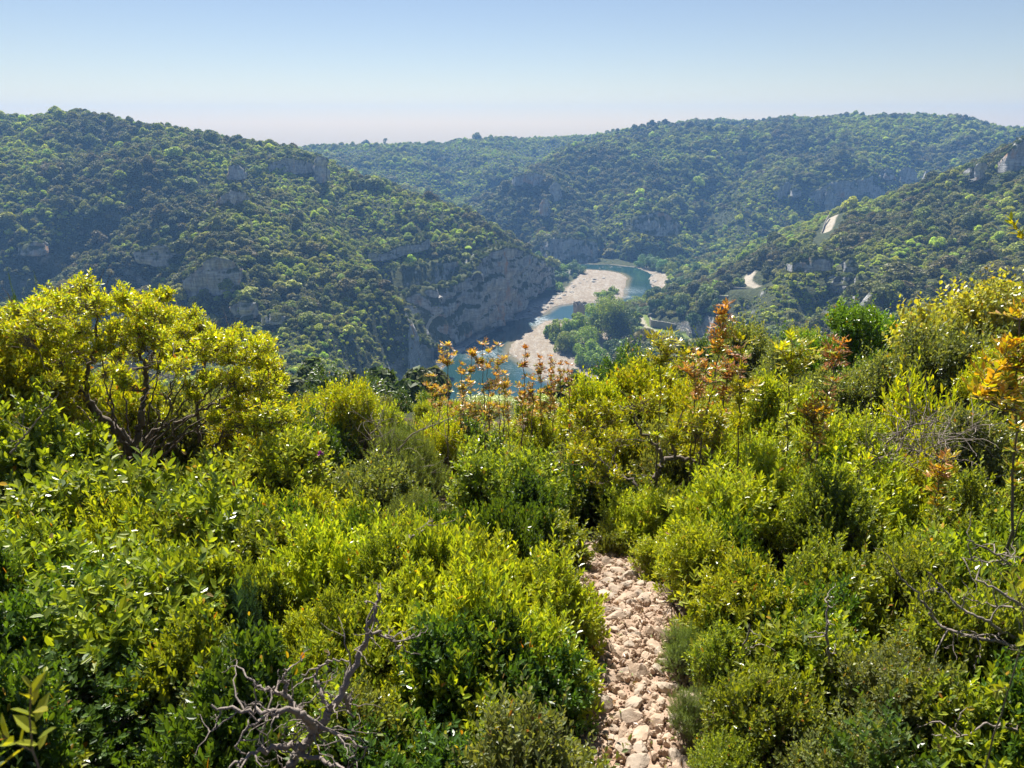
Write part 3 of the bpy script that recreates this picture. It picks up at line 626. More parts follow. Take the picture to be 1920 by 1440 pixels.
for line_, cnt, lo, hi, lab, gp_ in [
    ([(862,668),(885,645),(925,621),(952,603),(1000,590),(1040,566)], 46, .8, 3.2, "pale angular slab on the left bank at the foot of the cliff", "slabs along the left bank"),
    ([(1000,588),(1030,570),(1060,548),(1090,530),(1140,520)], 34, .7, 2.4, "weathered rock on the upper river bar", "rocks of the upper river bar"),
    ([(960,664),(1000,686),(1050,710),(1090,715)], 26, .5, 1.4, "white stone on the lower gravel bank by the water", "white stones on the lower gravel bank"),
    ([(1222,515),(1226,528),(1230,545)], 14, .8, 2.2, "pale rock on the right bank above the pool", "rocks on the right bank"),
    ([(1006,604),(1015,596),(1022,608)], 8, .8, 2.0, "wet rock in the rapids", "rocks in the rapids"), ([(1110,503),(1150,500),(1190,503)], 8, .6, 1.6, "low rock at the far edge of the pool", "rocks at the far pool edge")]:
    W = np.array([PZ(a, b, ZW) for a, b in line_]); L = np.concatenate([[0], np.cumsum(np.linalg.norm(np.diff(W, axis=0), axis=1))])
    for k in range(cnt):
        t = rs.uniform(0, L[-1]); q = np.array([np.interp(t, L, W[:, c]) for c in range(2)]) + rs.normal(size=2) * (4.0 if cnt > 20 else 2)
        if "left bank" in lab: q[0] -= abs(rs.normal()) * 5; 
        spots.append((q[0], q[1], rs.uniform(lo, hi), lab, gp_))
sx_ = np.array([s[0] for s in spots]); sy_ = np.array([s[1] for s in spots]); sz_ = height(sx_, sy_)
for (x, y, s_, lab, gp_), z in zip(spots, sz_):
    o = put("bank_rock", bm_[rs.integers(0, 5)], loc=(x, y, max(z, ZW - .3))); o.scale = (s_, s_ * rs.uniform(.6, 1), s_ * rs.uniform(.3, .6)); o.rotation_euler = (rs.uniform(-.2, .2), rs.uniform(-.2, .2), rs.uniform(0, 6.28)); tag(o, lab, "rock", gp_)

# ------------------------------------------------------------------ masonry
n = NT("old_masonry"); pos = n.obj()
br = n.n('ShaderNodeTexBrick'); br.inputs['Scale'].default_value = 1.6; br.inputs['Color1'].default_value = (.36, .33, .28, 1); br.inputs['Color2'].default_value = (.22, .205, .18, 1); br.inputs['Mortar'].default_value = (.12, .115, .10, 1)
mp = n.n('ShaderNodeMapping'); mp.inputs['Rotation'].default_value = (R(90), 0, 0); tc = n.n('ShaderNodeTexCoord'); n.l(tc.outputs['Object'], mp.inputs[0]); n.l(mp.outputs[0], br.inputs[0])
c = n.mix(n.ramp(n.noise(.6, 5, .65, pos), [(.35, 0.0), (.7, .7)]), br.outputs[0], (.30, .28, .235))
M_wall = n.done(n.bsdf(c, .95, .1, n.bump(n.noise(3, 5, .6, pos), .6, .15)))
n = NT("dark_hollow"); M_hollow = n.done(n.bsdf((.006, .006, .007), 1, 0))
def wall_strip(name, pts, h, th, label, cat="wall", up=.0, jag=.0):
    """masonry wall along world points, top at the points"""
    W = np.array(pts, float); L = np.concatenate([[0], np.cumsum(np.linalg.norm(np.diff(W[:, :2], axis=0), axis=1))]); n_ = max(4, int(L[-1] / .8))
    t = np.linspace(0, L[-1], n_); Q = np.stack([np.interp(t, L, W[:, k]) for k in range(3)], 1); tg = unit(np.gradient(Q, axis=0) * (1, 1, 0)); nr = np.stack([tg[:, 1], -tg[:, 0], tg[:, 0] * 0], 1)
    Q[:, 2] += up + jag * (vn(t / 1.5, t * 0, 5) - .5); B = Q.copy(); B[:, 2] -= h
    G = np.stack([B + nr * th / 2 * 1.1, Q + nr * th / 2, Q - nr * th / 2, B - nr * th / 2 * 1.1, B + nr * th / 2 * 1.1]); a = np.arange(5 * n_).reshape(5, n_)
    F = np.concatenate([gridf(n_, 5), np.array([[a[0, 0], a[3, 0], a[2, 0], a[1, 0]], [a[0, -1], a[1, -1], a[2, -1], a[3, -1]]])])
    c0 = Q[0].copy(); me = mesh_of(name, G.reshape(-1, 3) - c0, F, [M_wall]); o = put(name, me, loc=c0)
    if label: tag(o, label, cat)
    return o
wall_strip("garden_wall", [PZ(1219,594,GTZ+4.0), PZ(1222,600,GTZ+4.2), PZ(1250,604,GTZ+4.0), PZ(1284,611,GTZ+3.4), PZ(1294,624,GTZ+2.6)], 5.5, .8, "long curved stone retaining wall above the grassy river terrace", jag=.3)
wall_strip("terrace_wall", [PZ(1168,605.5,GTZ+.4), PZ(1192,606,GTZ+.5)], 1.4, .5, "short low wall at the left end of the grassy terrace")
gw = P(1215, 588, 428)
wall_strip("ruined_wall", [gw, gw + (4.5, 1.5, .2), gw + (8.5, .5, 1.2)], 4, .7, "ruined wall stub where the track meets the garden wall", jag=1.6)
wall_strip("road_wall", [P(1366,537,404), P(1400,540,402), P(1446,543,400), P(1462,546,398)], 4.5, .7, "long low retaining wall under the bend of the stony road", jag=.2)
wall_strip("parapet", [P(1541,437,447), P(1545,424,456), P(1549,413,464), P(1554,405,470)], 1.6, .4, "thin parapet along the left edge of the upper road", up=.9)
wall_strip("dry_wall", [P(1490,452,442), P(1500,444,446), P(1508,436,450)], 2, .5, "short stone wall on the spur crest left of the upper road", up=1.0)
# square tower on the terrace corner
tp = P(1354, 552, 392); tw = empty("wall_tower", (tp[0], tp[1], tp[2] - 8.5), R(-28)); tag(tw, "square ruined stone tower jutting below the bend of the stony road", "tower")
V, F = boxq(-3.3, 3.3, -2.6, 2.6, -4, 7.6); V[:4, :2] *= 1.08; put("wall", mesh_of("wall", V, F, [M_wall]), tw)
V, F = merge([boxq(-3.5, 3.5, -2.85, -2.3, 7.6, 8.5), boxq(-3.5, -2.9, -2.3, 2.8, 7.6, 8.9), boxq(2.9, 3.5, -2.3, 2.8, 7.6, 8.2)]); put("parapet", mesh_of("parapet", V, F, [M_wall]), tw)
V, F = boxq(-2.88, 2.88, -2.28, 2.6, 7.604, 7.9); n = NT("tower_turf"); M_turf = n.done(n.bsdf(n.mix(n.noise(1.5), (.12, .16, .04), (.22, .22, .08)), .95, .1)); put("grassy_top", mesh_of("grassy_top", V, F, [M_turf]), tw)
# the mill pier in the river
pp = P(1085, 600, 440); pier = empty("mill_pier", (pp[0], pp[1], ZW - .5), R(14)); tag(pier, "ruined stone mill tower standing in the river behind the green trees", "tower")
def ragged_tower(w, d, h, seed):
    r = np.random.default_rng(seed); nn = 20; zz = 15; pts = []
    per = []
    for k in range(nn):
        t = k / nn * 4; s = int(t); f = t - s
        per.append([(-w + 2 * w * f, -d), (w, -d + 2 * d * f), (w - 2 * w * f, d), (-w, d - 2 * d * f)][s])
    per = np.array(per); top = h + r.uniform(-1.0, .6, nn)
    G = [np.concatenate([per * (1.05 - .05 * q) + r.normal(size=(nn, 2)) * .07, (top * q)[:, None]], 1) for q in np.linspace(0, 1, zz)]
    G += [np.concatenate([per * .6, (top - .5)[:, None]], 1), np.concatenate([per * .02, np.full((nn, 1), h - .8)], 1)]
    G = np.array(G); a = np.arange(nn * len(G)).reshape(len(G), nn); b = np.roll(a, -1, 1)
    return G.reshape(-1, 3), np.stack([a[:-1], b[:-1], b[1:], a[1:]], -1).reshape(-1, 4)
put("wall", mesh_of("wall", *ragged_tower(2.7, 3.4, 13.5, 3), [M_wall]), pier)
V, F = ragged_tower(3.2, 1.1, 1.0, 6); o = put("roof_slab", mesh_of("roof_slab", V + (1.0, -.8, 12.9), F, [M_wall]), pier)
# hermitage, stair and cave in the river cliff
hp = P(827, 563, 391); hm = empty("hermitage", (hp[0], hp[1], hp[2]), R(20)); hm.scale = (.5, .5, .5); tag(hm, "tiny pale chapel front on a ledge of the river cliff", "chapel")
V, F = boxq(-2.2, 2.2, -1.5, 6, -1.5, 3.0); put("wall", mesh_of("wall", V, F, [M_wall]), hm)
V = np.array([(-2.5, -1.7, 3.0), (2.5, -1.7, 3.0), (0, -1.7, 4.6), (-2.5, 6, 3.0), (2.5, 6, 3.0), (0, 6, 4.6)], float)
put("roof", mesh_of("roof", V, [np.array([(0, 3, 5, 2), (1, 2, 5, 4), (0, 1, 4, 3)]), np.array([(0, 2, 1), (3, 4, 5)])], [M_bank]), hm)
V, F = boxq(-.5, .5, -1.56, -1.4, -.2, 1.8); put("door", mesh_of("door", V, F, [M_hollow]), hm)
def ledge_path(name, pts, w_, h, label, out=3.0, mat=M_bank):
    W = np.array([P(*p) for p in pts]); W[:, 1] -= out
    L = np.concatenate([[0], np.cumsum(np.linalg.norm(np.diff(W, axis=0), axis=1))]); n_ = max(4, int(L[-1] / .6)); t = np.linspace(0, L[-1], n_)
    Q = np.stack([np.interp(t, L, W[:, k]) for k in range(3)], 1); Q[:, 2] += .2 * (np.floor(t) % 2 * .3)
    o1, o2, o3 = np.array((-w_ / 2, -w_ / 3, 0)), np.array((w_ / 2, w_ * 1.5, 0)), np.array((0, 0, -h))
    G = np.stack([Q + o1 + o3, Q + o1, Q + o2, Q + o2 + o3]); o = put(name, mesh_of(name, G.reshape(-1, 3), gridf(n_, 4), [mat])); tag(o, label, "steps" if "stair" in name else "wall"); return o
ledge_path("stone_stair", [(801,628,372),(803,606,376),(810,592,380),(830,578,388)], 1.3, 1.2, "narrow pale stone stair climbing the foot of the dark cliff", 6.0)
ledge_path("ledge_wall", [(858,557,404),(868,553,408),(876,550,411)], .8, 1.2, "short pale wall along a ledge in the river cliff", 4)
cv = P(896, 520, 417); V, F = [], []
ca_ = empty("cave_mouth", cv, 0); tag(ca_, "dark arched cave mouth high in the river cliff", "cave")
th = np.linspace(0, np.pi, 14); ring = np.stack([np.cos(th) * 3.0, np.sin(th) * 3.6], 1); ring = np.concatenate([[(3.0, -1.4)], ring, [(-3.0, -1.4)]])
def arch(sc, y): return np.stack([ring[:, 0] * sc, np.full(len(ring), y), ring[:, 1] * sc], 1)
G = np.stack([arch(1.0, -5.5), arch(.9, -2), arch(.7, 3), arch(.05, 5)]); o = put("hollow", mesh_of("hollow", G.reshape(-1, 3), gridf(len(ring), 4), [M_hollow]), ca_)
G = np.stack([arch(1.0, -5.6), arch(1.06, -5.5), arch(1.16, -4.6), arch(1.2, -2)]); put("rock_rim", mesh_of("rock_rim", G.reshape(-1, 3), gridf(len(ring), 4), [M_cliff], smooth=True), ca_)

# ------------------------------------------------------------------ riverside trees
M_leafy = foliage_mat("river_tree_leaves", False, .42, .5, .3)
def big_tree(base, h, rad, tint_, seed, label, group=None, narrow=1.0, lobes=16, nf=3400, cat="tree", tstem=.28):
    r = np.random.default_rng(seed)
    zc = r.uniform(.14, .92, lobes); rr = np.sqrt(1 - ((zc - .5) / .62) ** 2 * .8) * r.uniform(.25, .85, lobes) * narrow; th = r.uniform(0, 6.28, lobes)
    lc = np.stack([rr * np.cos(th) * rad, rr * np.sin(th) * rad, zc * h], 1); lr = r.uniform(.20, .40, lobes) * rad * (.6 + .4 * narrow)
    k = r.integers(0, lobes, nf); d = unit(r.normal(size=(nf, 3)) + (0, 0, .25)); c = lc[k] + d * (lr[k] * r.uniform(.86, 1.06, nf))[:, None] * (1, 1, 1.15)
    nrm = unit(d + r.normal(size=(nf, 3)) * .4); a_ = unit(np.cross(nrm, r.normal(size=(nf, 3)))); b_ = np.cross(nrm, a_); s = .46 * r.uniform(.5, 1.2, nf)[:, None]
    V = np.stack([c - a_ * s, c + b_ * s * .7 + nrm * s * .2, c + a_ * s, c - b_ * s * .7], 1).reshape(-1, 3)
    t = np.array(tint_) * np.repeat(r.uniform(.6, 1.5, (nf, 1)) * (1 + r.normal(size=(nf, 3)) * .06), 4, 0)
    root = empty(base[3] if len(base) > 3 else "river_tree", base[:3], r.uniform(0, 6)); tag(root, label, cat, group)
    put("crown", mesh_of("crown", V, np.arange(nf * 4).reshape(-1, 4), [M_leafy], dict(tint=t)), root)
    s0 = np.array([(0, 0, -.8)]); s1 = np.array([(0, 0, h * .45)]); tv, tf = merge([tubes(s0, s1, tstem * rad / 5, tstem * rad / 9, 7), tubes(np.repeat([(0, 0, h * .22)], lobes, 0), lc, .05 * rad / 3, .02, 5)])
    put("trunk", mesh_of("trunk", tv, tf, [M_bark]), root); return root
def on_land(px, py, d):
    q = P(px, py, d); z = float(height(np.array([q[0]]), np.array([q[1]]))[0]); return (q[0], q[1], z - .3)
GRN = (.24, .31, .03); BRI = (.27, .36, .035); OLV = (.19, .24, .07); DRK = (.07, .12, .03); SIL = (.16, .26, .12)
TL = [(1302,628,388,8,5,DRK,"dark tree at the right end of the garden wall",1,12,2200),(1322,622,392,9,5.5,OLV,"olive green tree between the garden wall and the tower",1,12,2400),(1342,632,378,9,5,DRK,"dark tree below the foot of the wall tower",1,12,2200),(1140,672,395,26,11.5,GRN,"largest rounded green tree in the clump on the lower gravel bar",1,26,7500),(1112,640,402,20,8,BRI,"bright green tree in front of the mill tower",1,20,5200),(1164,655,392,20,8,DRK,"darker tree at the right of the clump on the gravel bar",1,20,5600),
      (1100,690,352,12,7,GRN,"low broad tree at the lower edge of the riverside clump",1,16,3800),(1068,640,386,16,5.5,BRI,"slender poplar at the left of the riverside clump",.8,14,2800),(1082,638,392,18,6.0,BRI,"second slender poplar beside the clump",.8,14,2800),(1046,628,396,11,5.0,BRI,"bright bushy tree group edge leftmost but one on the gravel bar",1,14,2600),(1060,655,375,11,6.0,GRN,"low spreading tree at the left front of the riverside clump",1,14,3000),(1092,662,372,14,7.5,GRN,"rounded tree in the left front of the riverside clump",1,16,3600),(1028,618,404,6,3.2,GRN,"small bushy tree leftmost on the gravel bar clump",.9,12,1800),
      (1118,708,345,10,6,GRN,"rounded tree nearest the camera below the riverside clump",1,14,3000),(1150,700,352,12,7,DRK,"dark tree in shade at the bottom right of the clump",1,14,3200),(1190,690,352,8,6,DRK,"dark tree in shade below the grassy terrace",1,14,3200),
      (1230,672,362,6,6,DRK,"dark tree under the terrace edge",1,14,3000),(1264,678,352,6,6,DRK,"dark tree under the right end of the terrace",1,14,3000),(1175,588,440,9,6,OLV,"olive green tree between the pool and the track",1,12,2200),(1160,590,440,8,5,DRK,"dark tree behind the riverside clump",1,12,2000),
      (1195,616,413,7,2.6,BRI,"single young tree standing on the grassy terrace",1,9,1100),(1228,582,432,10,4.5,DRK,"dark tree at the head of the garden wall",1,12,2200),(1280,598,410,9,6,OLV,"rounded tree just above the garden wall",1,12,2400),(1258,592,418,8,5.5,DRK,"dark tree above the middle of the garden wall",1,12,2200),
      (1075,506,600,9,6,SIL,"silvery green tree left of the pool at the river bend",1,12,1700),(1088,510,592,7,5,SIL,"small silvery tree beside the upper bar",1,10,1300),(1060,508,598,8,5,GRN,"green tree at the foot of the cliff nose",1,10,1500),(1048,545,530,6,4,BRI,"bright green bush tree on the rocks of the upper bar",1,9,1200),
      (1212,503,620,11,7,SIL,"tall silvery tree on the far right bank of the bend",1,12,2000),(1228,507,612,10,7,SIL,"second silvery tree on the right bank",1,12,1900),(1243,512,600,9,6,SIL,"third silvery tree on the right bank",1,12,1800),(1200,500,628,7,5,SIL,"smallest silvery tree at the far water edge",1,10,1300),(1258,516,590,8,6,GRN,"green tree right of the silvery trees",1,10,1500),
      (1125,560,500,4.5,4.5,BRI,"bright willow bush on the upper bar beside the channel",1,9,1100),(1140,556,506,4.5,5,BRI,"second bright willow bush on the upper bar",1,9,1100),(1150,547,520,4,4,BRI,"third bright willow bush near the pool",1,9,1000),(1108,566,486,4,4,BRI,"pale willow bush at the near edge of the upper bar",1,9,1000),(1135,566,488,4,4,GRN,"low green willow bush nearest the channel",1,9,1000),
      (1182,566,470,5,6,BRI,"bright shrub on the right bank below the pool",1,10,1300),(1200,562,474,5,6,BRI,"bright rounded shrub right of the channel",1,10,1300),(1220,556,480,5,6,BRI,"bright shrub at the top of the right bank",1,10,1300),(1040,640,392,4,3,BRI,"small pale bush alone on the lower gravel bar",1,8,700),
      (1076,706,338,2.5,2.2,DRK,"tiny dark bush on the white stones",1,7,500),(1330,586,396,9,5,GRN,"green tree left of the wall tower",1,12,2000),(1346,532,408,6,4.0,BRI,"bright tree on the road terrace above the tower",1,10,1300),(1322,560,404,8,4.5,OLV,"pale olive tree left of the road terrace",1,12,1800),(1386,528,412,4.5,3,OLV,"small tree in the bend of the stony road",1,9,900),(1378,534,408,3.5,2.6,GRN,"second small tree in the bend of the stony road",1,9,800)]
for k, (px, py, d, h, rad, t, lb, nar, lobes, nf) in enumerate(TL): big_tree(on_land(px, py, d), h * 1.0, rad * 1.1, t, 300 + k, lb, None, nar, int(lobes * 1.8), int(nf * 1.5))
# single trees on the skylines
def skytree(px, d, h, rad, t, seed, lb): big_tree(on_land(px, 240, d), h, rad, t, seed, lb, None, .8, 10, 900)
skytree(1330, 950, 16, 5.0, DRK, 400, "lone dark pine standing above the far skyline"); skytree(721, 1100, 11, 4, DRK, 401, "small tree on the skyline of the farthest ridge")
print("valley", time.time() - T00)
# ------------------------------------------------------------------ the ground at the viewpoint and the stony path
def gz(x, y): return height(np.atleast_1d(np.asarray(x, float)), np.atleast_1d(np.asarray(y, float)))
def ground_at(px, py):
    """point of the near slope under a pixel"""
    ds = np.linspace(1.2, 30, 400); Q = np.array([P(px, py, d) for d in ds]); g = gz(Q[:, 0], Q[:, 1]); k = int(np.argmax(Q[:, 2] < g)) if (Q[:, 2] < g).any() else 399
    return np.array((Q[k, 0], Q[k, 1], g[k]))
PATH = np.array([ground_at(px, py)[:2] for px, py in [(1206,1430),(1204,1340),(1206,1250),(1200,1190),(1186,1140),(1166,1095),(1150,1062)]])
PATH = np.concatenate([[PATH[0] + (.02, -1.0)], PATH, [PATH[-1] + (-.35, 1.2), PATH[-1] + (-1.2, 2.2)]])
n = NT("forest_soil"); pos = n.pos()
c = n.ramp(n.noise(3.0, 6, .7, pos), [(.3, (.028, .02, .014)), (.5, (.075, .055, .036)), (.7, (.13, .10, .07))])
pth = n.attr('path', out='Fac')
c2 = n.ramp(n.noise(9.0, 6, .7, pos), [(.32, (.22, .145, .10)), (.5, (.36, .25, .18)), (.68, (.46, .36, .28))])
c = n.mix(pth, c, c2)
M_soil = n.done(n.bsdf(c, .95, .1, n.bump(n.noise(22, 6, .7, pos), .7, .03)))
def pathmask(x, y, w_=.25): return 1 - sstep(w_ * .75, w_ * 1.15, pdist(x, y, PATH) + .08 * fbm(x / .3, y / .3, 3, 61))
gx = np.concatenate([np.linspace(-40, -3, 60, endpoint=False), np.linspace(-3, 4, 240, endpoint=False), np.linspace(4, 40, 60)]); gy = np.concatenate([np.linspace(-6, .8, 24, endpoint=False), np.linspace(.8, 8, 260, endpoint=False), np.linspace(8, 17.6, 60)])
GX, GY = np.meshgrid(gx, gy); GZ = height(GX, GY); pm_ = pathmask(GX, GY); GZ = GZ + pm_ * (fbm(GX / .09, GY / .09, 3, 62) * .018 - .03)
o = put("ground", mesh_of("ground", np.stack([GX.ravel(), GY.ravel(), GZ.ravel()], 1), gridf(len(gx), len(gy)), [M_soil], dict(path=pm_.ravel()), smooth=True)); tag(o, kind='structure')
n = NT("path_stone"); pos = n.pos(); oi = n.n('ShaderNodeObjectInfo')
c = n.ramp(n.noise(14, 5, .65, pos), [(.3, (.24, .165, .115)), (.5, (.41, .30, .215)), (.72, (.54, .43, .33))])
c = n.mix(n.ramp(oi.outputs['Random'], [(.2, 0.0), (.8, .6)]), c, (.33, .29, .24))
M_stone = n.done(n.bsdf(c, .9, .2, n.bump(n.noise(45, 5, .65, pos), .5, .012)))
stone_me = []
for k in range(9):
    V, F = boulder(700 + k, 16); V = V + .03 * np.stack([fbm(V[:, 0] * 3 + a_, V[:, 1] * 3 + V[:, 2] * 2, 2, k) for a_ in (0, 7, 13)], 1); stone_me.append(mesh_of("path_stone", V, F, [M_stone]))
rs = np.random.default_rng(77); placed = []
L = np.concatenate([[0], np.cumsum(np.linalg.norm(np.diff(PATH, axis=0), axis=1))])
for tries in range(5200):
    if len(placed) >= 290: break
    t = rs.uniform(.6, L[-1] - .6); q = np.array([np.interp(t, L, PATH[:, c_]) for c_ in range(2)]); q = q + rs.normal(size=2) * (.17, .16)
    big_ = rs.random() < .45 * (1 if abs(q[1] - 3.2) > .5 else .5); r_ = rs.uniform(.036, .062) if big_ else rs.uniform(.022, .036)
    if np.hypot(*(q - np.array([np.interp(q[1], PATH[:, 1], PATH[:, 0]), q[1]]))) > .33: continue
    if any((q[0] - a_) ** 2 + (q[1] - b_) ** 2 < (.78 * (r_ + c_)) ** 2 for a_, b_, c_ in placed): continue
    placed.append((q[0], q[1], r_))
pz = gz([p_[0] for p_ in placed], [p_[1] for p_ in placed])
for (x, y, r_), z in zip(placed, pz):
    o = put("path_stone", stone_me[rs.integers(0, 9)], loc=(x, y, z - .02 + r_ * .12)); o.scale = (r_ * 1.15, r_ * rs.uniform(.7, 1.1), r_ * rs.uniform(.5, .85)); o.rotation_euler = (rs.uniform(-.5, .3), rs.uniform(-.4, .4), rs.uniform(0, 6.28))
    where = "upper" if y > 4.0 else ("middle" if y > 2.9 else "lower")
    tag(o, ("larger " if r_ > .055 else "small " if r_ < .036 else "mid-sized ") + "pale angular limestone lying loose on the %s stretch of the path" % where, "stone", "loose stones of the path")
# gravel between the stones
nq = 7000; t = rs.uniform(0, L[-1], nq); q = np.stack([np.interp(t, L, PATH[:, c_]) for c_ in range(2)], 1) + rs.normal(size=(nq, 2)) * (.26, .1)
V0, F0 = boulder(5, 7); zq = gz(q[:, 0], q[:, 1]); s_ = (.005 + .022 * rs.random(nq) ** 2.5)[:, None, None] * rs.uniform(.6, 1.2, (nq, 1, 3))
ro = rs.uniform(0, 6.28, nq); cr, sr_ = np.cos(ro)[:, None], np.sin(ro)[:, None]; B = V0[None] * s_
B = np.stack([B[..., 0] * cr - B[..., 1] * sr_, B[..., 0] * sr_ + B[..., 1] * cr, B[..., 2]], -1) + np.stack([q[:, 0], q[:, 1], zq - .018], 1)[:, None]
F = (F0[None] + (np.arange(nq) * len(V0))[:, None, None]).reshape(-1, 4)
tag(put("gravel", mesh_of("gravel", B.reshape(-1, 3), F, [M_stone])), "fine pinkish gravel between the stones of the path", "gravel", kind='stuff')
print("path", time.time() - T00)
# ------------------------------------------------------------------ shrubs of the foreground
def leaf_mat(name, tr, rough, spec):
    n = NT(name); c = n.attr('tint'); oi = n.n('ShaderNodeObjectInfo')
    hs = n.n('ShaderNodeHueSaturation'); n.l(c, hs.inputs['Color']); n.l(n.math('ADD', n.math('MULTIPLY', oi.outputs['Random'], .022), .489), hs.inputs['Hue'])
    n.l(n.math('ADD', n.math('MULTIPLY', oi.outputs['Random'], .3), .85), hs.inputs['Value']); c = hs.outputs[0]
    b = n.bsdf(c, rough, spec); t = n.n('ShaderNodeBsdfTranslucent'); n.l(n.mix(1.0, c, (1.55, 1.45, .35), 'MULTIPLY'), t.inputs[0])
    m = n.n('ShaderNodeMixShader'); m.inputs[0].default_value = tr; n.l(b.outputs[0], m.inputs[1]); n.l(t.outputs[0], m.inputs[2]); return n.done(m)
M_leaf = leaf_mat("shrub_leaves", .42, .34, .6); M_needle = leaf_mat("needle_leaves", .35, .5, .35)
n = NT("twig_bark"); pos = n.obj((6, 6, 6))
M_twig = n.done(n.bsdf(n.mix(n.noise(4, 5, .6, pos), (.06, .046, .035), (.24, .20, .165)), .85, .2, n.bump(n.noise(12, 4, .6, pos), .4, .01)))
n = NT("dead_wood"); pos = n.obj((6, 6, 6))
M_dead = n.done(n.bsdf(n.mix(n.noise(3, 6, .65, pos), (.13, .10, .085), (.36, .31, .27)), .85, .2, n.bump(n.noise(14, 5, .6, pos), .6, .01)))

LEAF = np.array([(0, 0, 0), (.32, .42, .10), (.70, .40, .10), (1, 0, 0), (.70, -.40, .10), (.32, -.42, .10)])
LEAFF = np.array([(0, 1, 2, 3), (0, 3, 4, 5)])
RHO = np.array([(0, 0, 0), (.5, .5, .08), (1, 0, 0), (.5, -.5, .08)])
def leaves(pos, ax, nr, Ln, W, cup=.0, rho=False):
    """pos, axis, normal arrays -> one mesh of folded leaves"""
    ax = unit(ax); b = unit(np.cross(nr, ax)); c = np.cross(ax, b); T = RHO if rho else LEAF; m = len(T)
    Ln = np.broadcast_to(Ln, len(pos))[:, None, None]; W = np.broadcast_to(W, len(pos))[:, None, None]
    V = pos[:, None] + ax[:, None] * T[None, :, :1] * Ln + b[:, None] * T[None, :, 1:2] * W + c[:, None] * (T[None, :, 2:3] * W - cup * T[None, :, :1] ** 2 * Ln)
    f = np.array([(0, 1, 2, 3)]) if rho else LEAFF
    return V.reshape(-1, 3), (f[None] + (np.arange(len(pos)) * m)[:, None, None]).reshape(-1, 4), m
LIME = [(.32, .365, .035), (.23, .295, .03), (.38, .385, .035)]; GOLD = [(.36, .40, .016), (.28, .35, .018), (.42, .40, .018)]
GLOSS = [(.16, .21, .03), (.10, .155, .03), (.24, .28, .03)]; GREY = [(.17, .20, .07), (.13, .165, .06), (.22, .235, .08)]
DKGR = [(.06, .12, .02), (.08, .15, .022), (.045, .09, .022)]; ROSE = [(.17, .23, .08), (.21, .27, .08), (.12, .17, .07)]
BLUE = [(.05, .11, .07), (.065, .13, .08)]; RED = [(.42, .13, .035), (.36, .17, .04), (.45, .24, .07)]; ORNG = [(.52, .32, .03), (.48, .25, .03), (.50, .40, .03)]; MAPLE = [(.36, .36, .07), (.29, .31, .07), (.40, .34, .06)]
BRIG = [(.13, .27, .02), (.17, .32, .025), (.10, .21, .02)]
def palette(r, pal, k, tip=None, tipc=(.34, .40, .015), odd=.012):
    c = np.array(pal)[r.integers(0, len(pal), k)] * r.uniform(.75, 1.3, (k, 1))
    if tip is not None: t = (tip * r.uniform(0, 1, k))[:, None]; c = c * (1 - t) + np.array(tipc) * t
    m = r.random(k) < odd; c[m] = np.array([(.38, .16, .02), (.40, .28, .03), (.30, .20, .10)])[r.integers(0, 3, m.sum())]
    return c
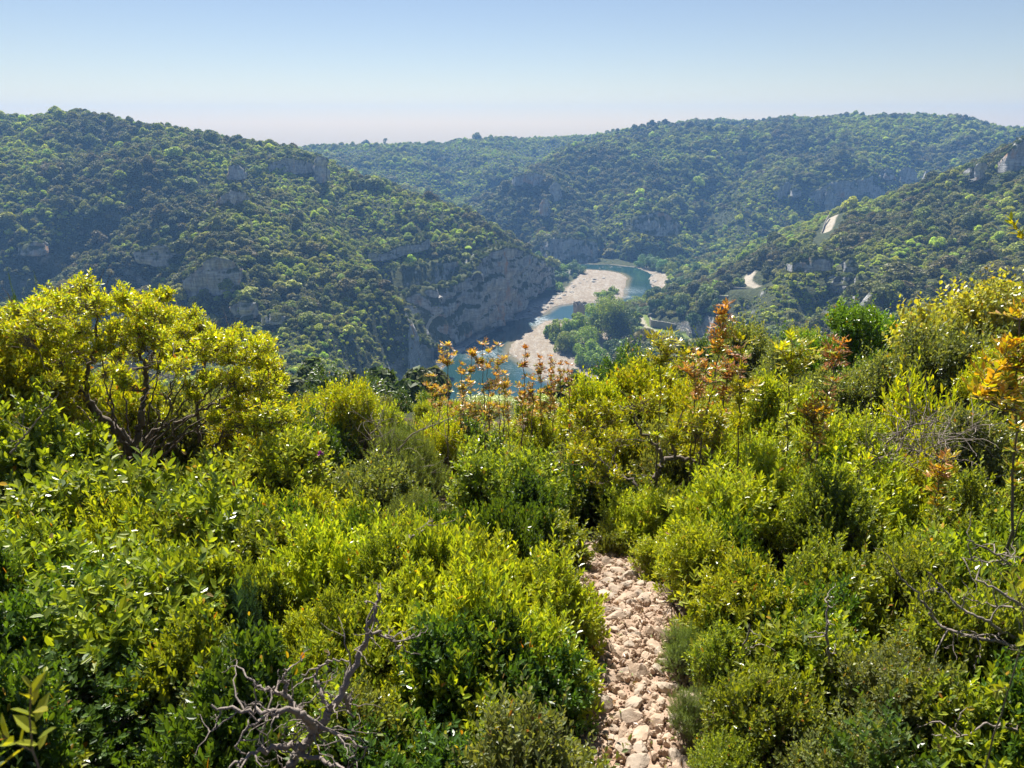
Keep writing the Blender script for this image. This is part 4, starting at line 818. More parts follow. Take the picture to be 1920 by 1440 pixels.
def bush_mesh(seed, lobes=14, ntw=2600, nl=14, Ln=.034, W=.015, tw=.11, pal=LIME, tip=.6, up=.55, spread=.9, fill=.25, h=1.0, rho=False, mat=None, odd=.012, stem=.014, fold=.0, lobr=(.30, .46), tipc=(.34, .40, .015), gap=.0):
    """leafy shrub: lobes of twigs carrying pairs of leaves, on a fan of stems; radius 1, height about 1.1*h"""
    r = np.random.default_rng(seed)
    th = r.uniform(0, 2 * np.pi, lobes); z = r.uniform(.12, .72, lobes); rr = np.sqrt(np.maximum(.05, 1 - (z / .95) ** 2)) * r.uniform(.35, .72, lobes)
    lc = np.stack([rr * np.cos(th), rr * np.sin(th), z * h], 1); lc[0] = (0, 0, .62 * h); lr = r.uniform(*lobr, lobes)
    k = r.choice(lobes, ntw, p=lr ** 2 / (lr ** 2).sum()); d = unit(r.normal(size=(ntw, 3)) + (0, 0, .35))
    rad = np.where(r.random(ntw) < fill, r.uniform(.35, .9, ntw), r.uniform(.88, 1.12, ntw)); c = lc[k] + d * (lr[k] * rad)[:, None]
    c[:, 2] = np.abs(c[:, 2]) + .02
    outw = unit(c - (0, 0, .1)); td = unit(outw * .55 + d * .35 + np.array((0, 0, up)) + r.normal(size=(ntw, 3)) * .28)
    tl = tw * r.uniform(.6, 1.35, ntw)
    spr = r.random(ntw) < .13; q_ = r.uniform(.05, .30, ntw)[:, None]; sd_ = unit(td + (0, 0, .5)); c = np.where(spr[:, None], c + sd_ * q_, c); td = np.where(spr[:, None], sd_, td); tl = np.where(spr, tl * .6 + q_[:, 0], tl)   # shoots that stand proud
    base = c - td * tl[:, None]
    tt = np.tile(np.linspace(.12, 1.0, nl), (ntw, 1)); az = np.tile(np.arange(nl) * 2.4, (ntw, 1)) + r.uniform(0, 6.28, (ntw, 1)); hh = np.where(np.abs(td[:, 2:]) > .9, (1., 0, 0), (0, 0, 1.))
    a_ = unit(np.cross(td, hh)); b_ = np.cross(td, a_)
    perp = a_[:, None] * np.cos(az)[..., None] + b_[:, None] * np.sin(az)[..., None]
    sp = (spread * (1.12 - .55 * tt))[..., None]; ax = td[:, None] * (1.15 - sp * .5) + perp * sp + r.normal(size=(ntw, nl, 3)) * .16
    nr = td[:, None] - perp * .35 + r.normal(size=(ntw, nl, 3)) * .25
    p = base[:, None] + td[:, None] * (tl[:, None] * tt)[..., None]; nL = ntw * nl
    size = Ln * r.uniform(.65, 1.2, nL) * (1.0 - .25 * (tt.ravel() > .93))
    V, F, m = leaves(p.reshape(-1, 3), ax.reshape(-1, 3), nr.reshape(-1, 3), size, size * (W / Ln), .12, rho)
    outer = np.clip((np.linalg.norm(c / (1, 1, h), axis=1) - .45) * 1.6, 0, 1); young = r.random(ntw) ** .7
    col = palette(r, pal, nL, tip * (tt * (young * outer)[:, None]).ravel() ** .8, tipc, odd)
    fol = mesh_of("foliage", V, F, [mat or M_leaf], dict(tint=np.repeat(col, m, 0)))
    # stems
    ns = 5; sb = np.stack([r.normal(0, .06, ns), r.normal(0, .06, ns), np.full(ns, -.12)], 1)
    P0, P1, R0, R1 = [], [], [], []
    for q in range(lobes):
        s0 = sb[q % ns]; mid = s0 * .45 + lc[q] * .45 + r.normal(size=3) * .05; mid[2] = s0[2] + (lc[q, 2] - s0[2]) * .42
        P0 += [s0, mid]; P1 += [mid, lc[q]]; R0 += [stem * 1.5, stem]; R1 += [stem, stem * .6]
    pick = r.random(ntw) < .30; e = lc[k] + (base - lc[k]) * .55 + r.normal(size=(ntw, 3)) * .02
    P0 = np.concatenate([P0, lc[k][pick], e[pick], base]); P1 = np.concatenate([P1, e[pick], base[pick], base + td * (tl * .92)[:, None]])
    npk = pick.sum(); R0 = np.concatenate([R0, np.full(npk, stem * .34), np.full(npk, stem * .22), np.full(ntw, .0022)]); R1 = np.concatenate([R1, np.full(npk, stem * .22), np.full(npk, stem * .15), np.full(ntw, .0012)])
    TV, TF = tubes(P0, P1, R0, R1, 4)
    return fol, mesh_of("stems", TV, TF, [M_twig])
KIND = {}
def kind(name, seeds, **kw):
    KIND[name] = [bush_mesh(s, **kw) for s in seeds]
ST = dict(stem=.026)
kind('lime', (1, 2, 3), ntw=912, nl=11, Ln=0.099, W=0.042, tw=.21, pal=LIME, tip=.65, lobes=16, lobr=(.26, .42), **ST)
kind('limefar', (4, 5), ntw=1268, nl=9, Ln=0.076, W=0.035, tw=.19, pal=LIME, tip=.55, lobes=18, lobr=(.22, .38), **ST)
kind('gold', (6, 7, 24), ntw=1099, nl=9, Ln=0.083, W=0.037, tw=.2, pal=GOLD, tip=.45, odd=.03, tipc=(.36, .36, .02), lobes=18, lobr=(.20, .38), fill=.5, **ST)
kind('gloss', (8, 9, 10), ntw=839, nl=11, Ln=0.096, W=0.051, tw=.2, pal=GLOSS + LIME[:1], tip=.5, odd=.02, up=.3, spread=1.05, lobes=17, lobr=(.24, .42), fill=.5, **ST)
kind('grey', (11, 12), ntw=1530, nl=10, Ln=0.057, W=0.032, tw=.16, pal=GREY, tip=.3, tipc=(.30, .30, .10), up=.3, lobes=20, lobr=(.2, .34), fill=.5, **ST)
kind('box', (13, 14, 15), ntw=1167, nl=12, Ln=0.068, W=0.034, tw=.2, pal=GLOSS + GREY[:1] + LIME[:1], tip=.55, up=.7, lobes=18, lobr=(.2, .36), fill=.5, **ST)
kind('dark', (16, 17), ntw=1124, nl=11, Ln=0.079, W=0.043, tw=.2, pal=DKGR, tip=.2, up=.3, lobes=16, **ST)
kind('rose', (18, 19), ntw=1500, nl=30, Ln=.05, W=.0075, tw=.2, pal=ROSE, tip=.45, up=.35, spread=.85, rho=True, mat=M_needle, odd=.0, tipc=(.24, .28, .10), **ST)
kind('blue', (20,), ntw=700, nl=22, Ln=.065, W=.013, tw=.4, pal=BLUE, tip=.2, up=1.4, spread=.9, rho=True, mat=M_needle, odd=0, tipc=(.12, .22, .10), lobes=8)
kind('junip', (21,), ntw=2400, nl=26, Ln=.06, W=.016, tw=.26, pal=[(.05, .10, .03), (.075, .13, .035)], tip=.3, up=1.5, rho=True, mat=M_needle, odd=0, h=2.2, lobr=(.22, .34), tipc=(.18, .22, .05))
kind('maple', (22,), ntw=800, nl=7, Ln=.075, W=.065, tw=.25, pal=MAPLE, tip=.4, up=.25, spread=1.2, odd=.02, fill=.7, lobr=(.2, .34), lobes=20, tipc=(.38, .36, .06), **ST)
kind('bright', (23,), ntw=1300, nl=8, Ln=.075, W=.045, tw=.13, pal=BRIG, tip=.4, up=.1, spread=1.1, fill=.6, tipc=(.24, .36, .03), lobes=18, lobr=(.2, .36), **ST)
print("kinds", time.time() - T00)
used = {}
def shrub(kd, px, top, d, wpx, label, name="shrub", cat="shrub", group=None, aspect=None, variant=None, bpy_=None):
    c = P(px, top, d); g = float(gz(c[0], c[1])[0]); H = max(.25, c[2] - g); rad = wpx / 2 * math.hypot(d, c[2]) / FPX
    i = used.get(kd, 0); used[kd] = i + 1; fol, stm = KIND[kd][i % len(KIND[kd])]
    e = empty(name, (c[0], c[1], g - .03), (i * 2.1 + px * .01) % 6.28); tag(e, label, cat, group)
    hz_ = 2.15 if kd == 'junip' else 1.08
    for nm, me in (("foliage", fol), ("stems", stm)):
        o = put(nm, me, e); o.scale = (rad, rad, H / hz_)
        if nm == "foliage" and kd != 'junip':
            hc = min(H, 1.45 * rad); o.scale = (rad, rad, hc / hz_); o.location = (0, 0, H - hc)
    return e
SH = [
 # left side
 ('gold',-30,575,6.6,330,"yellow-green shrub cut by the left edge beside the branching tree"),('gold',170,655,8.8,330,"golden shrub seen through the left half of the branching tree"),('grey',350,705,9.2,330,"olive shrub seen through the forks of the branching tree"),('gold',470,735,8.4,230,"golden shrub behind the right edge of the branching tree"),('junip',70,505,13,56,"small dark juniper spire behind the top of the branching tree"),('junip',2,502,12,60,"dark juniper tip at the left edge of the frame"),
 ('gold',640,705,9,150,"tall loose yellow-green shrub left of the grey-green bush"),('dark',560,742,11,170,"dark round shrub just right of the branching tree"),('limefar',700,760,9.5,150,"green shrub behind the arching grey twigs"),
 ('limefar',470,815,5.6,420,"dense lime-green cushion under the branching tree"),('gloss',150,850,4.3,470,"large glossy shrub filling the left below the branching tree"),('gloss',40,760,5.2,300,"glossy shrub with pale glints at the left edge"),
 ('gloss',330,900,4.0,360,"glossy bush with whitish leaf glints left of centre"),('gold',560,905,4.8,260,"golden-tipped bush right of the lime cushion"),('gloss',-20,985,3.2,420,"dark glossy shrub low at the left edge"),
 ('gloss',230,1060,2.7,480,"broad shaded glossy shrub in the lower left"),('gloss',480,985,3.6,280,"glossy bush above the blue-green herb clump"),('blue',450,1070,3.0,150,"blue-green feathery herb clump among glossy bushes"),
 ('dark',120,1230,2.2,420,"shaded dark shrub in the bottom left corner"),('dark',360,1240,2.3,330,"dark undergrowth bush beside the dead branches"),('dark',520,1345,1.85,230,"dark low bush behind the fork of the dead shrub"),('lime',640,1290,2.05,210,"lime bush right behind the dead shrub"),('lime',585,1150,2.7,200,"small bright bush above the dead branches"),
 # middle
 ('rose',760,792,7.2,200,"soft grey-green needle bush with arching bare twigs"),('rose',690,905,5.4,150,"grey-green needle bush below the arching twigs"),('rose',775,920,4.9,140,"upright grey-green rosemary clump left of the dark shrub"),('rose',700,1010,3.9,170,"rosemary clump behind the lime bush"),
 ('gold',600,1010,3.8,200,"gold-tipped bush left of the rosemary clumps"),('grey',870,785,9,230,"mottled grey-green shrub below the red stems"),('box',950,820,5.6,330,"big dark-leaved round shrub in the centre"),('gold',820,790,8,140,"yellow-green shrub left of the mottled grey-green one"),
 ('limefar',1010,775,8,110,"bright lime ball-shaped shrub below the river view"),('dark',1090,862,5.8,190,"deep green glossy shrub left of the crooked branch"),('dark',1000,900,4.9,180,"shaded shrub between the centre shrub and the path"),('dark',1190,905,6.0,210,"shaded green shrub under the crooked branch"),
 ('rose',1165,950,5.4,120,"fine-leaved green bush where the path disappears"),('grey',1270,905,5.2,150,"pale grey-leaved shrub right of the path end"),
 ('lime',890,985,3.2,330,"tall crown of the big lime shrub in the lower middle"),('lime',1020,1045,3.0,260,"lime shrub leaning over the left edge of the path"),('lime',760,1075,2.8,300,"left shoulder of the lime thicket"),('lime',700,1170,2.4,320,"lime shrub behind the tall dead branch"),
 ('lime',1000,1170,2.5,270,"lime shrub beside the narrow middle of the path"),('lime',860,1200,2.3,300,"lime shrub at the bottom centre"),('gloss',960,1330,1.9,300,"dark green bush at the bottom edge left of the path"),('gloss',700,1340,1.9,300,"shaded green bush at the bottom edge behind the dead wood"),
 # ridge line of the thicket, right of the river
 ('gold',1205,655,8.5,190,"golden shrub on the rim below the riverside trees"),('gold',1120,700,8,160,"yellow-green shrub on the rim right of the red leaves"),('gold',1290,700,7.6,180,"golden shrub left of the brown flower plume"),('gold',1150,780,6.6,240,"broad yellow-green shrub above the crooked branch"),
 ('gold',1270,790,6.4,220,"yellow-green crown over the crooked branch"),('grey',1420,600,14,170,"grey-green shrub on the rim under the walled terrace"),('grey',1480,630,12,150,"olive shrub on the rim right of the grey-green one"),('gold',1395,745,6.8,170,"yellow-tipped shrub under the slender yellow sapling"),
 ('bright',1600,558,11,150,"bright green small tree standing on the rim at the right"),('bright',1660,585,11.5,120,"second bright green crown on the rim behind the first"),('bright',1545,620,10,120,"green shrub left of the bright green tree"),
 ('maple',1800,520,8.5,260,"yellow-leaved maple reaching above the right skyline of shrubs"),('maple',1900,500,8,200,"yellow maple crown at the right edge"),('grey',1800,585,7.2,310,"large olive-grey small-leaved bush under the yellow maple"),('grey',1690,640,7.6,230,"olive-grey bush left of the large one"),('grey',1570,680,7.6,200,"mottled olive shrub below the bright green tree"),
 ('limefar',1480,700,6.6,200,"lime-green shrub under the tall yellow sapling"),('limefar',1590,760,5.8,230,"lime shrub with white glints right of the tall sapling"),('grey',1850,740,5.4,260,"grey-green bush behind the orange sapling"),('gold',1880,640,6.2,160,"golden bush at the right edge behind the orange sapling"),
 # right side
 ('box',1150,985,4.9,110,"small box shrub at the left of the path top"),('lime',1245,1010,4.2,130,"small lime shrub leaning over the right of the path top"),('lime',1370,870,4.0,260,"bright lime shrub right of the path top"),('lime',1470,840,4.4,230,"lime shrub behind the bright one right of the path"),('limefar',1400,800,5.4,210,"green shrub right of the crooked branch"),('lime',1330,985,3.3,190,"lime shrub overhanging the right side of the path"),
 ('box',1560,880,3.9,230,"dark upright box shrub in the middle of the right thicket"),('lime',1650,860,4.2,260,"sunlit lime shrub left of the tangled dry twigs"),('gold',1770,850,4.4,230,"gold-tipped shrub under the tangled dry twigs"),('box',1880,900,3.8,260,"dark box shrub at the right edge below the orange sapling"),
 ('lime',1420,1050,2.8,230,"lime shrub halfway down the right of the path"),('box',1600,1010,3.0,300,"mixed box shrub above the bleached branches"),('box',1780,1010,2.9,300,"box shrub behind the bleached branches"),('gloss',1530,1150,2.4,260,"glossy shrub in front of the dark box"),
 ('rose',1290,1165,2.75,120,"low needle-leaved tuft on the right edge of the path"),('rose',1300,1290,2.2,110,"second needle-leaved tuft beside the lower path"),('box',1390,1180,2.4,220,"box shrub right of the needle-leaved tufts"),('grey',1700,1200,2.0,300,"large-leaved grey-green shrub in the lower right"),
 ('box',1480,1270,1.95,300,"box shrub at the bottom right of the path"),('gloss',1870,1120,2.3,260,"glossy green shrub at the right edge under the bleached branches"),('grey',1620,1330,1.75,300,"pale grey-leaved bush at the bottom edge"),('gloss',1840,1310,1.75,300,"glossy bush in the bottom right corner"),('box',1370,1370,1.85,170,"small box bush at the bottom edge next to the path"),
]
for t in SH: shrub(*t)
# behind and between: the rest of the thicket
rs = np.random.default_rng(11)
NAMED = [(P(t[1], t[2] + 60, t[3]), t[5]) for t in SH]
def near_label(pre, x, y, z):
    q = min(NAMED, key=lambda t: (t[0][0] - x) ** 2 + (t[0][1] - y) ** 2); w_ = (pre + " the " + q[1]).split()
    while len(w_) > 16: w_.pop()
    while w_[-1] in ("the", "of", "by", "in", "at", "a", "below", "above", "behind", "right", "left", "with", "to", "and", "under", "on", "over", "beside", "cut"): w_.pop()
    return " ".join(w_)
def sightcap(x, y, g, H):
    px = 960 + FPX * x / (y * CA - g * SA)
    return min(H, max(.25, -.394 * y - g)) if 810 < px < 1110 and y > 6 else H
def filler(kd, x, y, z, H, rad, lb, gp_):
    fol, stm = KIND[kd][rs.integers(0, len(KIND[kd]))]; e = empty("shrub", (x, y, z - .03), rs.uniform(0, 6.28)); tag(e, lb, "shrub", gp_)
    for nm, me in (("foliage", fol), ("stems", stm)): o = put(nm, me, e); o.scale = (rad, rad, H / 1.08)
XE = [-250, 0, 150, 300, 540, 560, 640, 800, 960, 1090, 1300, 1500, 1600, 1700, 2200]; YE = [600, 690, 760, 760, 745, 755, 750, 800, 840, 800, 715, 660, 630, 610, 570]
UND = []                                                                 # what nobody could count goes into one mass: x, y, z, rad, H, kind
nfill = 0
for _ in range(2500):
    if nfill >= 260: break
    d = 5.5 + 26 * rs.random() ** 1.1; px = rs.uniform(-250, 2170); x = (px - 960) / FPX * d * .95
    if pdist(np.array([x]), np.array([d]), PATH)[0] < .9: continue
    if 60 < px < 560 and 4.6 < d < 8.2: continue
    c = P(px, float(np.interp(px, XE, YE)) + rs.uniform(8, 90), d); g = float(gz(c[0], c[1])[0])
    H = min(max(c[2] - g, rs.uniform(.5, .9)), rs.uniform(1.2, 3.0) if d > 9 else rs.uniform(.8, 1.5)); kd = ['grey', 'limefar', 'gold', 'dark', 'grey', 'gold'][rs.integers(0, 6)]; H = sightcap(c[0], c[1], g, H); rad = rs.uniform(.5, .8) * (.5 + H * .5)
    nfill += 1
    if d < 13 and 0 < px < 1920: filler(kd, c[0], c[1], g, H, rad, near_label({"grey": "olive-grey", "limefar": "green", "gold": "yellow-green", "dark": "dark"}[kd] + " thicket shrub beside", c[0], c[1], g), "shrubs of the thicket slope")
    else: UND.append((c[0], c[1], g, rad, H, rs.integers(0, 4)))
for _ in range(170):
    d = rs.uniform(28, 120); x = rs.uniform(-.8, .8) * d; g = float(gz(x, d)[0]); H = sightcap(x, d, g, rs.uniform(1.5, 3.0)); UND.append((x, d, g, rs.uniform(1.4, 2.6) * (.5 + .5 * min(1, H / 1.5)), H, rs.integers(0, 4)))
nlow = 0; nk = 0
for _ in range(2500):
    if nlow >= 190: break
    y = rs.uniform(.7, 6.5); x = rs.uniform(-1.0, 1.0) * (1.1 + .95 * y)
    if pdist(np.array([x]), np.array([y]), PATH)[0] < .37: continue
    if -1.25 < x < -.15 and y < 1.6: continue
    g = float(gz(x, y)[0]); H = rs.uniform(.38, .70); kd = ['gloss', 'dark', 'box', 'dark', 'grey', 'gloss'][rs.integers(0, 6)]; nlow += 1; rad = rs.uniform(.26, .40)
    if nlow <= 95: filler(kd, x, y, g, H, rad, near_label({"gloss": "low glossy", "dark": "low dark-leaved", "box": "low box", "lime": "low lime-green", "grey": "low grey-green", "gold": "low yellowish"}[kd] + " bush beside", x, y, g), "low shrubs between the foreground bushes")
    else: UND.append((x, y, g, rad, H, rs.integers(4, 8)))
uc = bpy.data.collections.new("undergrowth kinds"); COL.children.link(uc)
for kd in ('dark', 'grey', 'limefar', 'gold', 'gloss', 'box', 'lime', 'dark'):
    o = next(o for o in S.objects if o.type == 'MESH' and o.data is KIND[kd][0 if kd != 'dark' or len(uc.objects) == 0 else 1][0] and o.name not in uc.objects); uc.objects.link(o)
UND = np.array(UND, float); nu_ = len(UND); me = bpy.data.meshes.new("undergrowth"); me.vertices.add(nu_); me.vertices.foreach_set('co', UND[:, :3].astype(np.float32).ravel())
for nm, A in (('tsize', np.stack([UND[:, 3], UND[:, 3], UND[:, 4] / 1.08], 1)), ('trot', np.stack([np.zeros(nu_), np.zeros(nu_), rs.uniform(0, 6.28, nu_)], 1)), ('tint', np.ones((nu_, 3)))):
    at = me.attributes.new(nm, 'FLOAT_VECTOR', 'POINT'); at.data.foreach_set('vector', A.astype(np.float32).ravel())
at = me.attributes.new('tkind', 'INT', 'POINT'); at.data.foreach_set('value', UND[:, 5].astype(np.int32))
und = put("undergrowth", me); tag(und, "tangled low undergrowth filling the gaps of the thicket", "undergrowth", kind='stuff')
ng2 = ng.copy(); next(n_ for n_ in ng2.nodes if n_.bl_idname == 'GeometryNodeCollectionInfo').inputs['Collection'].default_value = uc
md = und.modifiers.new("undergrowth", 'NODES'); md.node_group = ng2
# fallen leaves on the path and its edges
k = 2600; t = rs.uniform(0, L[-1], k); q = np.stack([np.interp(t, L, PATH[:, c_]) for c_ in range(2)], 1); sd_ = rs.choice([-1, 1], k) * np.abs(rs.normal(.36, .16, k)); q[:, 0] += sd_; zq = gz(q[:, 0], q[:, 1]) + rs.uniform(0, .02, k)
V, F, m = leaves(np.concatenate([q, zq[:, None]], 1), rs.normal(size=(k, 3)) * (1, 1, .3), rs.normal(size=(k, 3)) * .4 + (0, 0, 1), .026, .010)
col = np.array([(.20, .11, .05), (.30, .18, .08), (.12, .07, .04), (.25, .22, .10), (.14, .18, .03)])[rs.integers(0, 5, k)]
tag(put("leaf_litter", mesh_of("leaf_litter", V, F, [M_leaf], dict(tint=np.repeat(col, m, 0)))), "fallen brown leaves along the edges of the path", "leaf litter", kind='stuff')
print("shrubs", time.time() - T00)
# ------------------------------------------------------------------ branching tree, saplings, dead wood
def curve(pts, r, n=6, jit=.02):
    """smooth jittered polyline through world points"""
    p = np.array(pts, float)
    if len(p) == 2: p = np.array([p[0], (p[0] + p[1]) / 2 + r.normal(size=3) * jit * 2, p[1]])
    L = np.concatenate([[0], np.cumsum(np.linalg.norm(np.diff(p, axis=0), axis=1))]); t = np.linspace(0, L[-1], max(3, n * (len(p) - 1)))
    q = np.stack([np.interp(t, L, p[:, k]) for k in range(3)], 1); q[1:-1] = (q[:-2] + 2 * q[1:-1] + q[2:]) / 4; q[1:-1] += r.normal(size=(len(q) - 2, 3)) * jit; return q
def limb(q, r0, r1, n=7):
    """one continuous tapered tube"""
    m = len(q); tg = unit(np.gradient(q, axis=0)); up = np.array((.3, .1, 1.)); a = unit(np.cross(tg, up)); b = np.cross(tg, a); th = np.arange(n) * 2 * np.pi / n; rr = np.linspace(r0, r1, m)
    V = (q[:, None] + (a[:, None] * np.cos(th)[None, :, None] + b[:, None] * np.sin(th)[None, :, None]) * rr[:, None, None]).reshape(-1, 3)
    i = np.arange(m * n).reshape(m, n); j = np.roll(i, -1, 1); return V, np.stack([i[:-1], j[:-1], j[1:], i[1:]], -1).reshape(-1, 4)
def twig_leaves(r, tips, td, tl, nl, Ln, W, pal, tip, spread=.9, tipc=(.36, .36, .02), odd=.02, start=.1):
    ntw = len(tips); base = tips - td * tl[:, None]
    tt = np.tile(np.linspace(start, 1.0, nl), (ntw, 1)); az = np.tile(np.arange(nl) * 2.4, (ntw, 1)) + r.uniform(0, 6.28, (ntw, 1)); hh = np.where(np.abs(td[:, 2:]) > .9, (1., 0, 0), (0, 0, 1.))
    a_ = unit(np.cross(td, hh)); b_ = np.cross(td, a_); perp = a_[:, None] * np.cos(az)[..., None] + b_[:, None] * np.sin(az)[..., None]
    sp = (spread * (1.12 - .55 * tt))[..., None]; ax = td[:, None] * (1.15 - sp * .5) + perp * sp + r.normal(size=(ntw, nl, 3)) * .16
    nr = td[:, None] - perp * .35 + r.normal(size=(ntw, nl, 3)) * .25; p = base[:, None] + td[:, None] * (tl[:, None] * tt)[..., None]; nL = ntw * nl; size = Ln * r.uniform(.65, 1.2, nL)
    V, F, m = leaves(p.reshape(-1, 3), ax.reshape(-1, 3), nr.reshape(-1, 3), size, size * (W / Ln), .12)
    col = palette(r, pal, nL, tip * tt.ravel() * np.repeat(r.random(ntw), nl), tipc, odd); return (V, F), np.repeat(col, m, 0), base
def branch_tree(name, label, cat, limbs, clumps, seed, pal, Ln=.04, W=.018, ntw=46, nl=8, tip=.45, group=None, odd=.03, subs=True, tipc=(.36, .36, .02)):
    """limbs: ([(px, py, d)...], r0, r1); clumps: (px, py, d, radius in metres)"""
    r = np.random.default_rng(seed); root0 = P(*limbs[0][0][0]); g = float(gz(root0[0], root0[1])[0]); O = np.array((root0[0], root0[1], min(g, root0[2])))
    e = empty(name, O); tag(e, label, cat, group); parts = []; nodes = []; nrad = []
    for pts, r0, r1 in limbs:
        q = curve([P(*p_) for p_ in pts], r, 7, .012); parts.append(limb(q, r0, r1)); nodes.append(q[len(q) // 4:]); nrad.append(np.linspace(r0, r1, len(q))[len(q) // 4:])
    nodes = np.concatenate(nodes); nrad = np.concatenate(nrad); LV, LC = [], []
    for (px, py, d, rad) in clumps:
        c = P(px, py, d); k = int(np.argmin(np.linalg.norm((nodes - c) * (1, 1, .6), axis=1) + np.where(nodes[:, 2] > c[2], .5, 0))); s0 = nodes[k]
        q = curve([s0, s0 * .45 + c * .55 + (r.normal() * .06, r.normal() * .06, -.05), c], r, 5, .014); rr = min(nrad[k] * .6, .012 + .02 * rad); parts.append(limb(q, rr, .004, 5))
        nodes = np.concatenate([nodes, q[2:]]); nrad = np.concatenate([nrad, np.linspace(rr, .004, len(q))[2:]])
        m = ntw; dd = unit(r.normal(size=(m, 3)) + (0, 0, .3)); tips = c + dd * rad * r.uniform(.45, 1.1, m)[:, None] * (1, 1, .8); td = unit(dd * .6 + (0, 0, .45) + r.normal(size=(m, 3)) * .3); tl = r.uniform(.05, .12, m)
        (V, F), col, base = twig_leaves(r, tips, td, tl, nl, Ln, W, pal, tip, tipc=tipc, odd=odd); LV.append((V, F)); LC.append(col)
        hub = q[r.integers(max(0, len(q) - 5), len(q), m)]; parts.append(tubes(hub, base, .0028, .0018, 4)); parts.append(tubes(base, tips, .0018, .001, 4))
    for k in range(len(clumps) * 2):
        s0 = nodes[r.integers(0, len(nodes))]; dr_ = unit(r.normal(size=3) + (0, 0, .5)); L_ = r.uniform(.12, .42); parts.append(limb(curve([s0, s0 + dr_ * L_ * .5, s0 + dr_ * L_ + r.normal(size=3) * .05], r, 4, .01), .004, .001, 4))
    V, F = merge(LV); put("foliage", mesh_of("foliage", V - O, F, [M_leaf], dict(tint=np.concatenate(LC))), e)
    V, F = merge(parts); put("branches", mesh_of("branches", V - O, F, [M_twig], smooth=True), e); return e
rt = np.random.default_rng(5)
cl = []
wide = [(430,700,.15),(460,720,.15),(400,690,.14),(380,650,.15),(500,740,.15),(470,770,.14),(440,650,.14),(340,630,.16),(300,620,.15),(270,620,.15),(60,700,.2),(110,660,.18),(20,740,.2),(150,640,.16),(420,730,.13),(520,760,.13),(490,660,.14),(365,590,.14),(445,625,.14),(520,705,.14),(80,590,.18),(130,610,.16),(30,600,.2)]
for px, py, s_ in [(8,592,.20),(40,575,.18),(75,560,.18),(110,545,.17),(148,528,.17),(160,552,.18),(120,580,.2),(192,560,.17),(232,540,.16),(262,560,.18),(290,548,.15),(306,572,.16),(330,590,.18),(350,605,.16),(385,600,.15),(415,615,.17),(432,640,.17),(400,650,.18),(370,630,.18),(470,650,.17),(495,640,.15),(505,672,.16),(528,690,.15),(520,720,.16),(490,705,.18),(455,690,.18),(515,750,.16),(480,745,.17),
              (330,640,.17),(290,610,.18),(250,600,.18),(205,600,.18),(160,600,.2),(90,610,.2),(40,630,.22),(10,660,.22),(60,665,.2),(230,640,.15),(180,640,.16),(120,640,.18),(300,665,.13),(440,735,.15),(500,790,.16),(465,790,.13),(30,720,.22),(90,700,.18),(535,770,.14),(430,780,.12),(350,680,.14),(380,700,.12),(230,690,.12),(140,690,.14),(410,760,.12),(60,760,.2),(20,780,.2),(120,750,.12),(210,670,.14),(320,740,.1),(350,720,.1)] + wide:
    for _ in range(3 if s_ > .14 else 2): cl.append((px + rt.normal() * 11, py + rt.normal() * 9 + 14, 6.9 + rt.normal() * .5, s_ * rt.uniform(.6, .95)))
branch_tree("branching_tree", "open branching small tree with golden-green leaves and dark forked trunk on the left", "tree",
    [([(256,885,7.0),(250,850,7.0),(225,810,7.0),(175,770,6.9),(150,725,6.9),(110,690,6.8),(70,640,6.8),(40,610,6.8)], .060, .014), ([(252,850,7.0),(262,800,7.05),(272,740,7.1),(274,690,7.15),(290,655,7.2),(310,620,7.2),(320,590,7.2)], .048, .010),
     ([(272,700,7.1),(262,650,7.0),(258,610,6.9),(250,575,6.9)], .020, .008), ([(160,740,6.9),(165,690,6.8),(185,640,6.7),(180,590,6.7)], .026, .008), ([(290,655,7.2),(330,630,7.3),(355,610,7.4)], .016, .006),
     ([(262,830,7.05),(300,800,7.2),(345,790,7.3),(395,760,7.3),(450,730,7.3),(500,700,7.3)], .022, .006), ([(375,830,7.3),(372,770,7.3),(366,715,7.35),(385,680,7.4),(420,650,7.4)], .022, .008), ([(372,760,7.3),(410,715,7.3),(450,690,7.3)], .013, .005),
     ([(400,850,7.2),(420,800,7.2),(455,780,7.2),(510,770,7.2)], .016, .005), ([(240,835,6.9),(190,810,6.7),(120,800,6.5),(70,780,6.4)], .018, .005), ([(330,840,7.1),(322,780,7.2),(320,720,7.2),(340,670,7.2)], .015, .006), ([(150,725,6.9),(100,720,6.8),(50,700,6.7),(10,680,6.6)], .016, .006), ([(245,840,7),(212,790,7.2),(208,720,7.3),(225,650,7.3)], .014, .005)] + [([(250 + a_ * .15, 860, 7.0 + b_), (250 + a_ * .5, 800 - abs(a_) * .05, 7.0 + 1.5 * b_), (250 + a_ * .85, 740 - 20 * (abs(a_) < 150), 7.0 + 2 * b_), (250 + a_, 660 + abs(a_) * .12, 7.0 + 2.4 * b_)], .013, .004) for a_, b_ in ((-190, -.12), (-120, .15), (-60, -.1), (-20, .2), (50, -.15), (90, .2), (140, -.1), (190, .12), (240, -.05), (275, .15), (110, -.25), (-150, .3))], cl, 41, [(.46, .50, .03), (.36, .46, .03), (.54, .51, .03)], ntw=34, odd=.025)
cl = [(1085 + rt.uniform(0, 260), 735 + rt.uniform(0, 150) + 20, 5.7 + rt.normal() * .4, rt.uniform(.10, .17)) for _ in range(34)]
cl = [c for c in cl if not (1200 < c[0] < 1290 and c[1] > 835)]
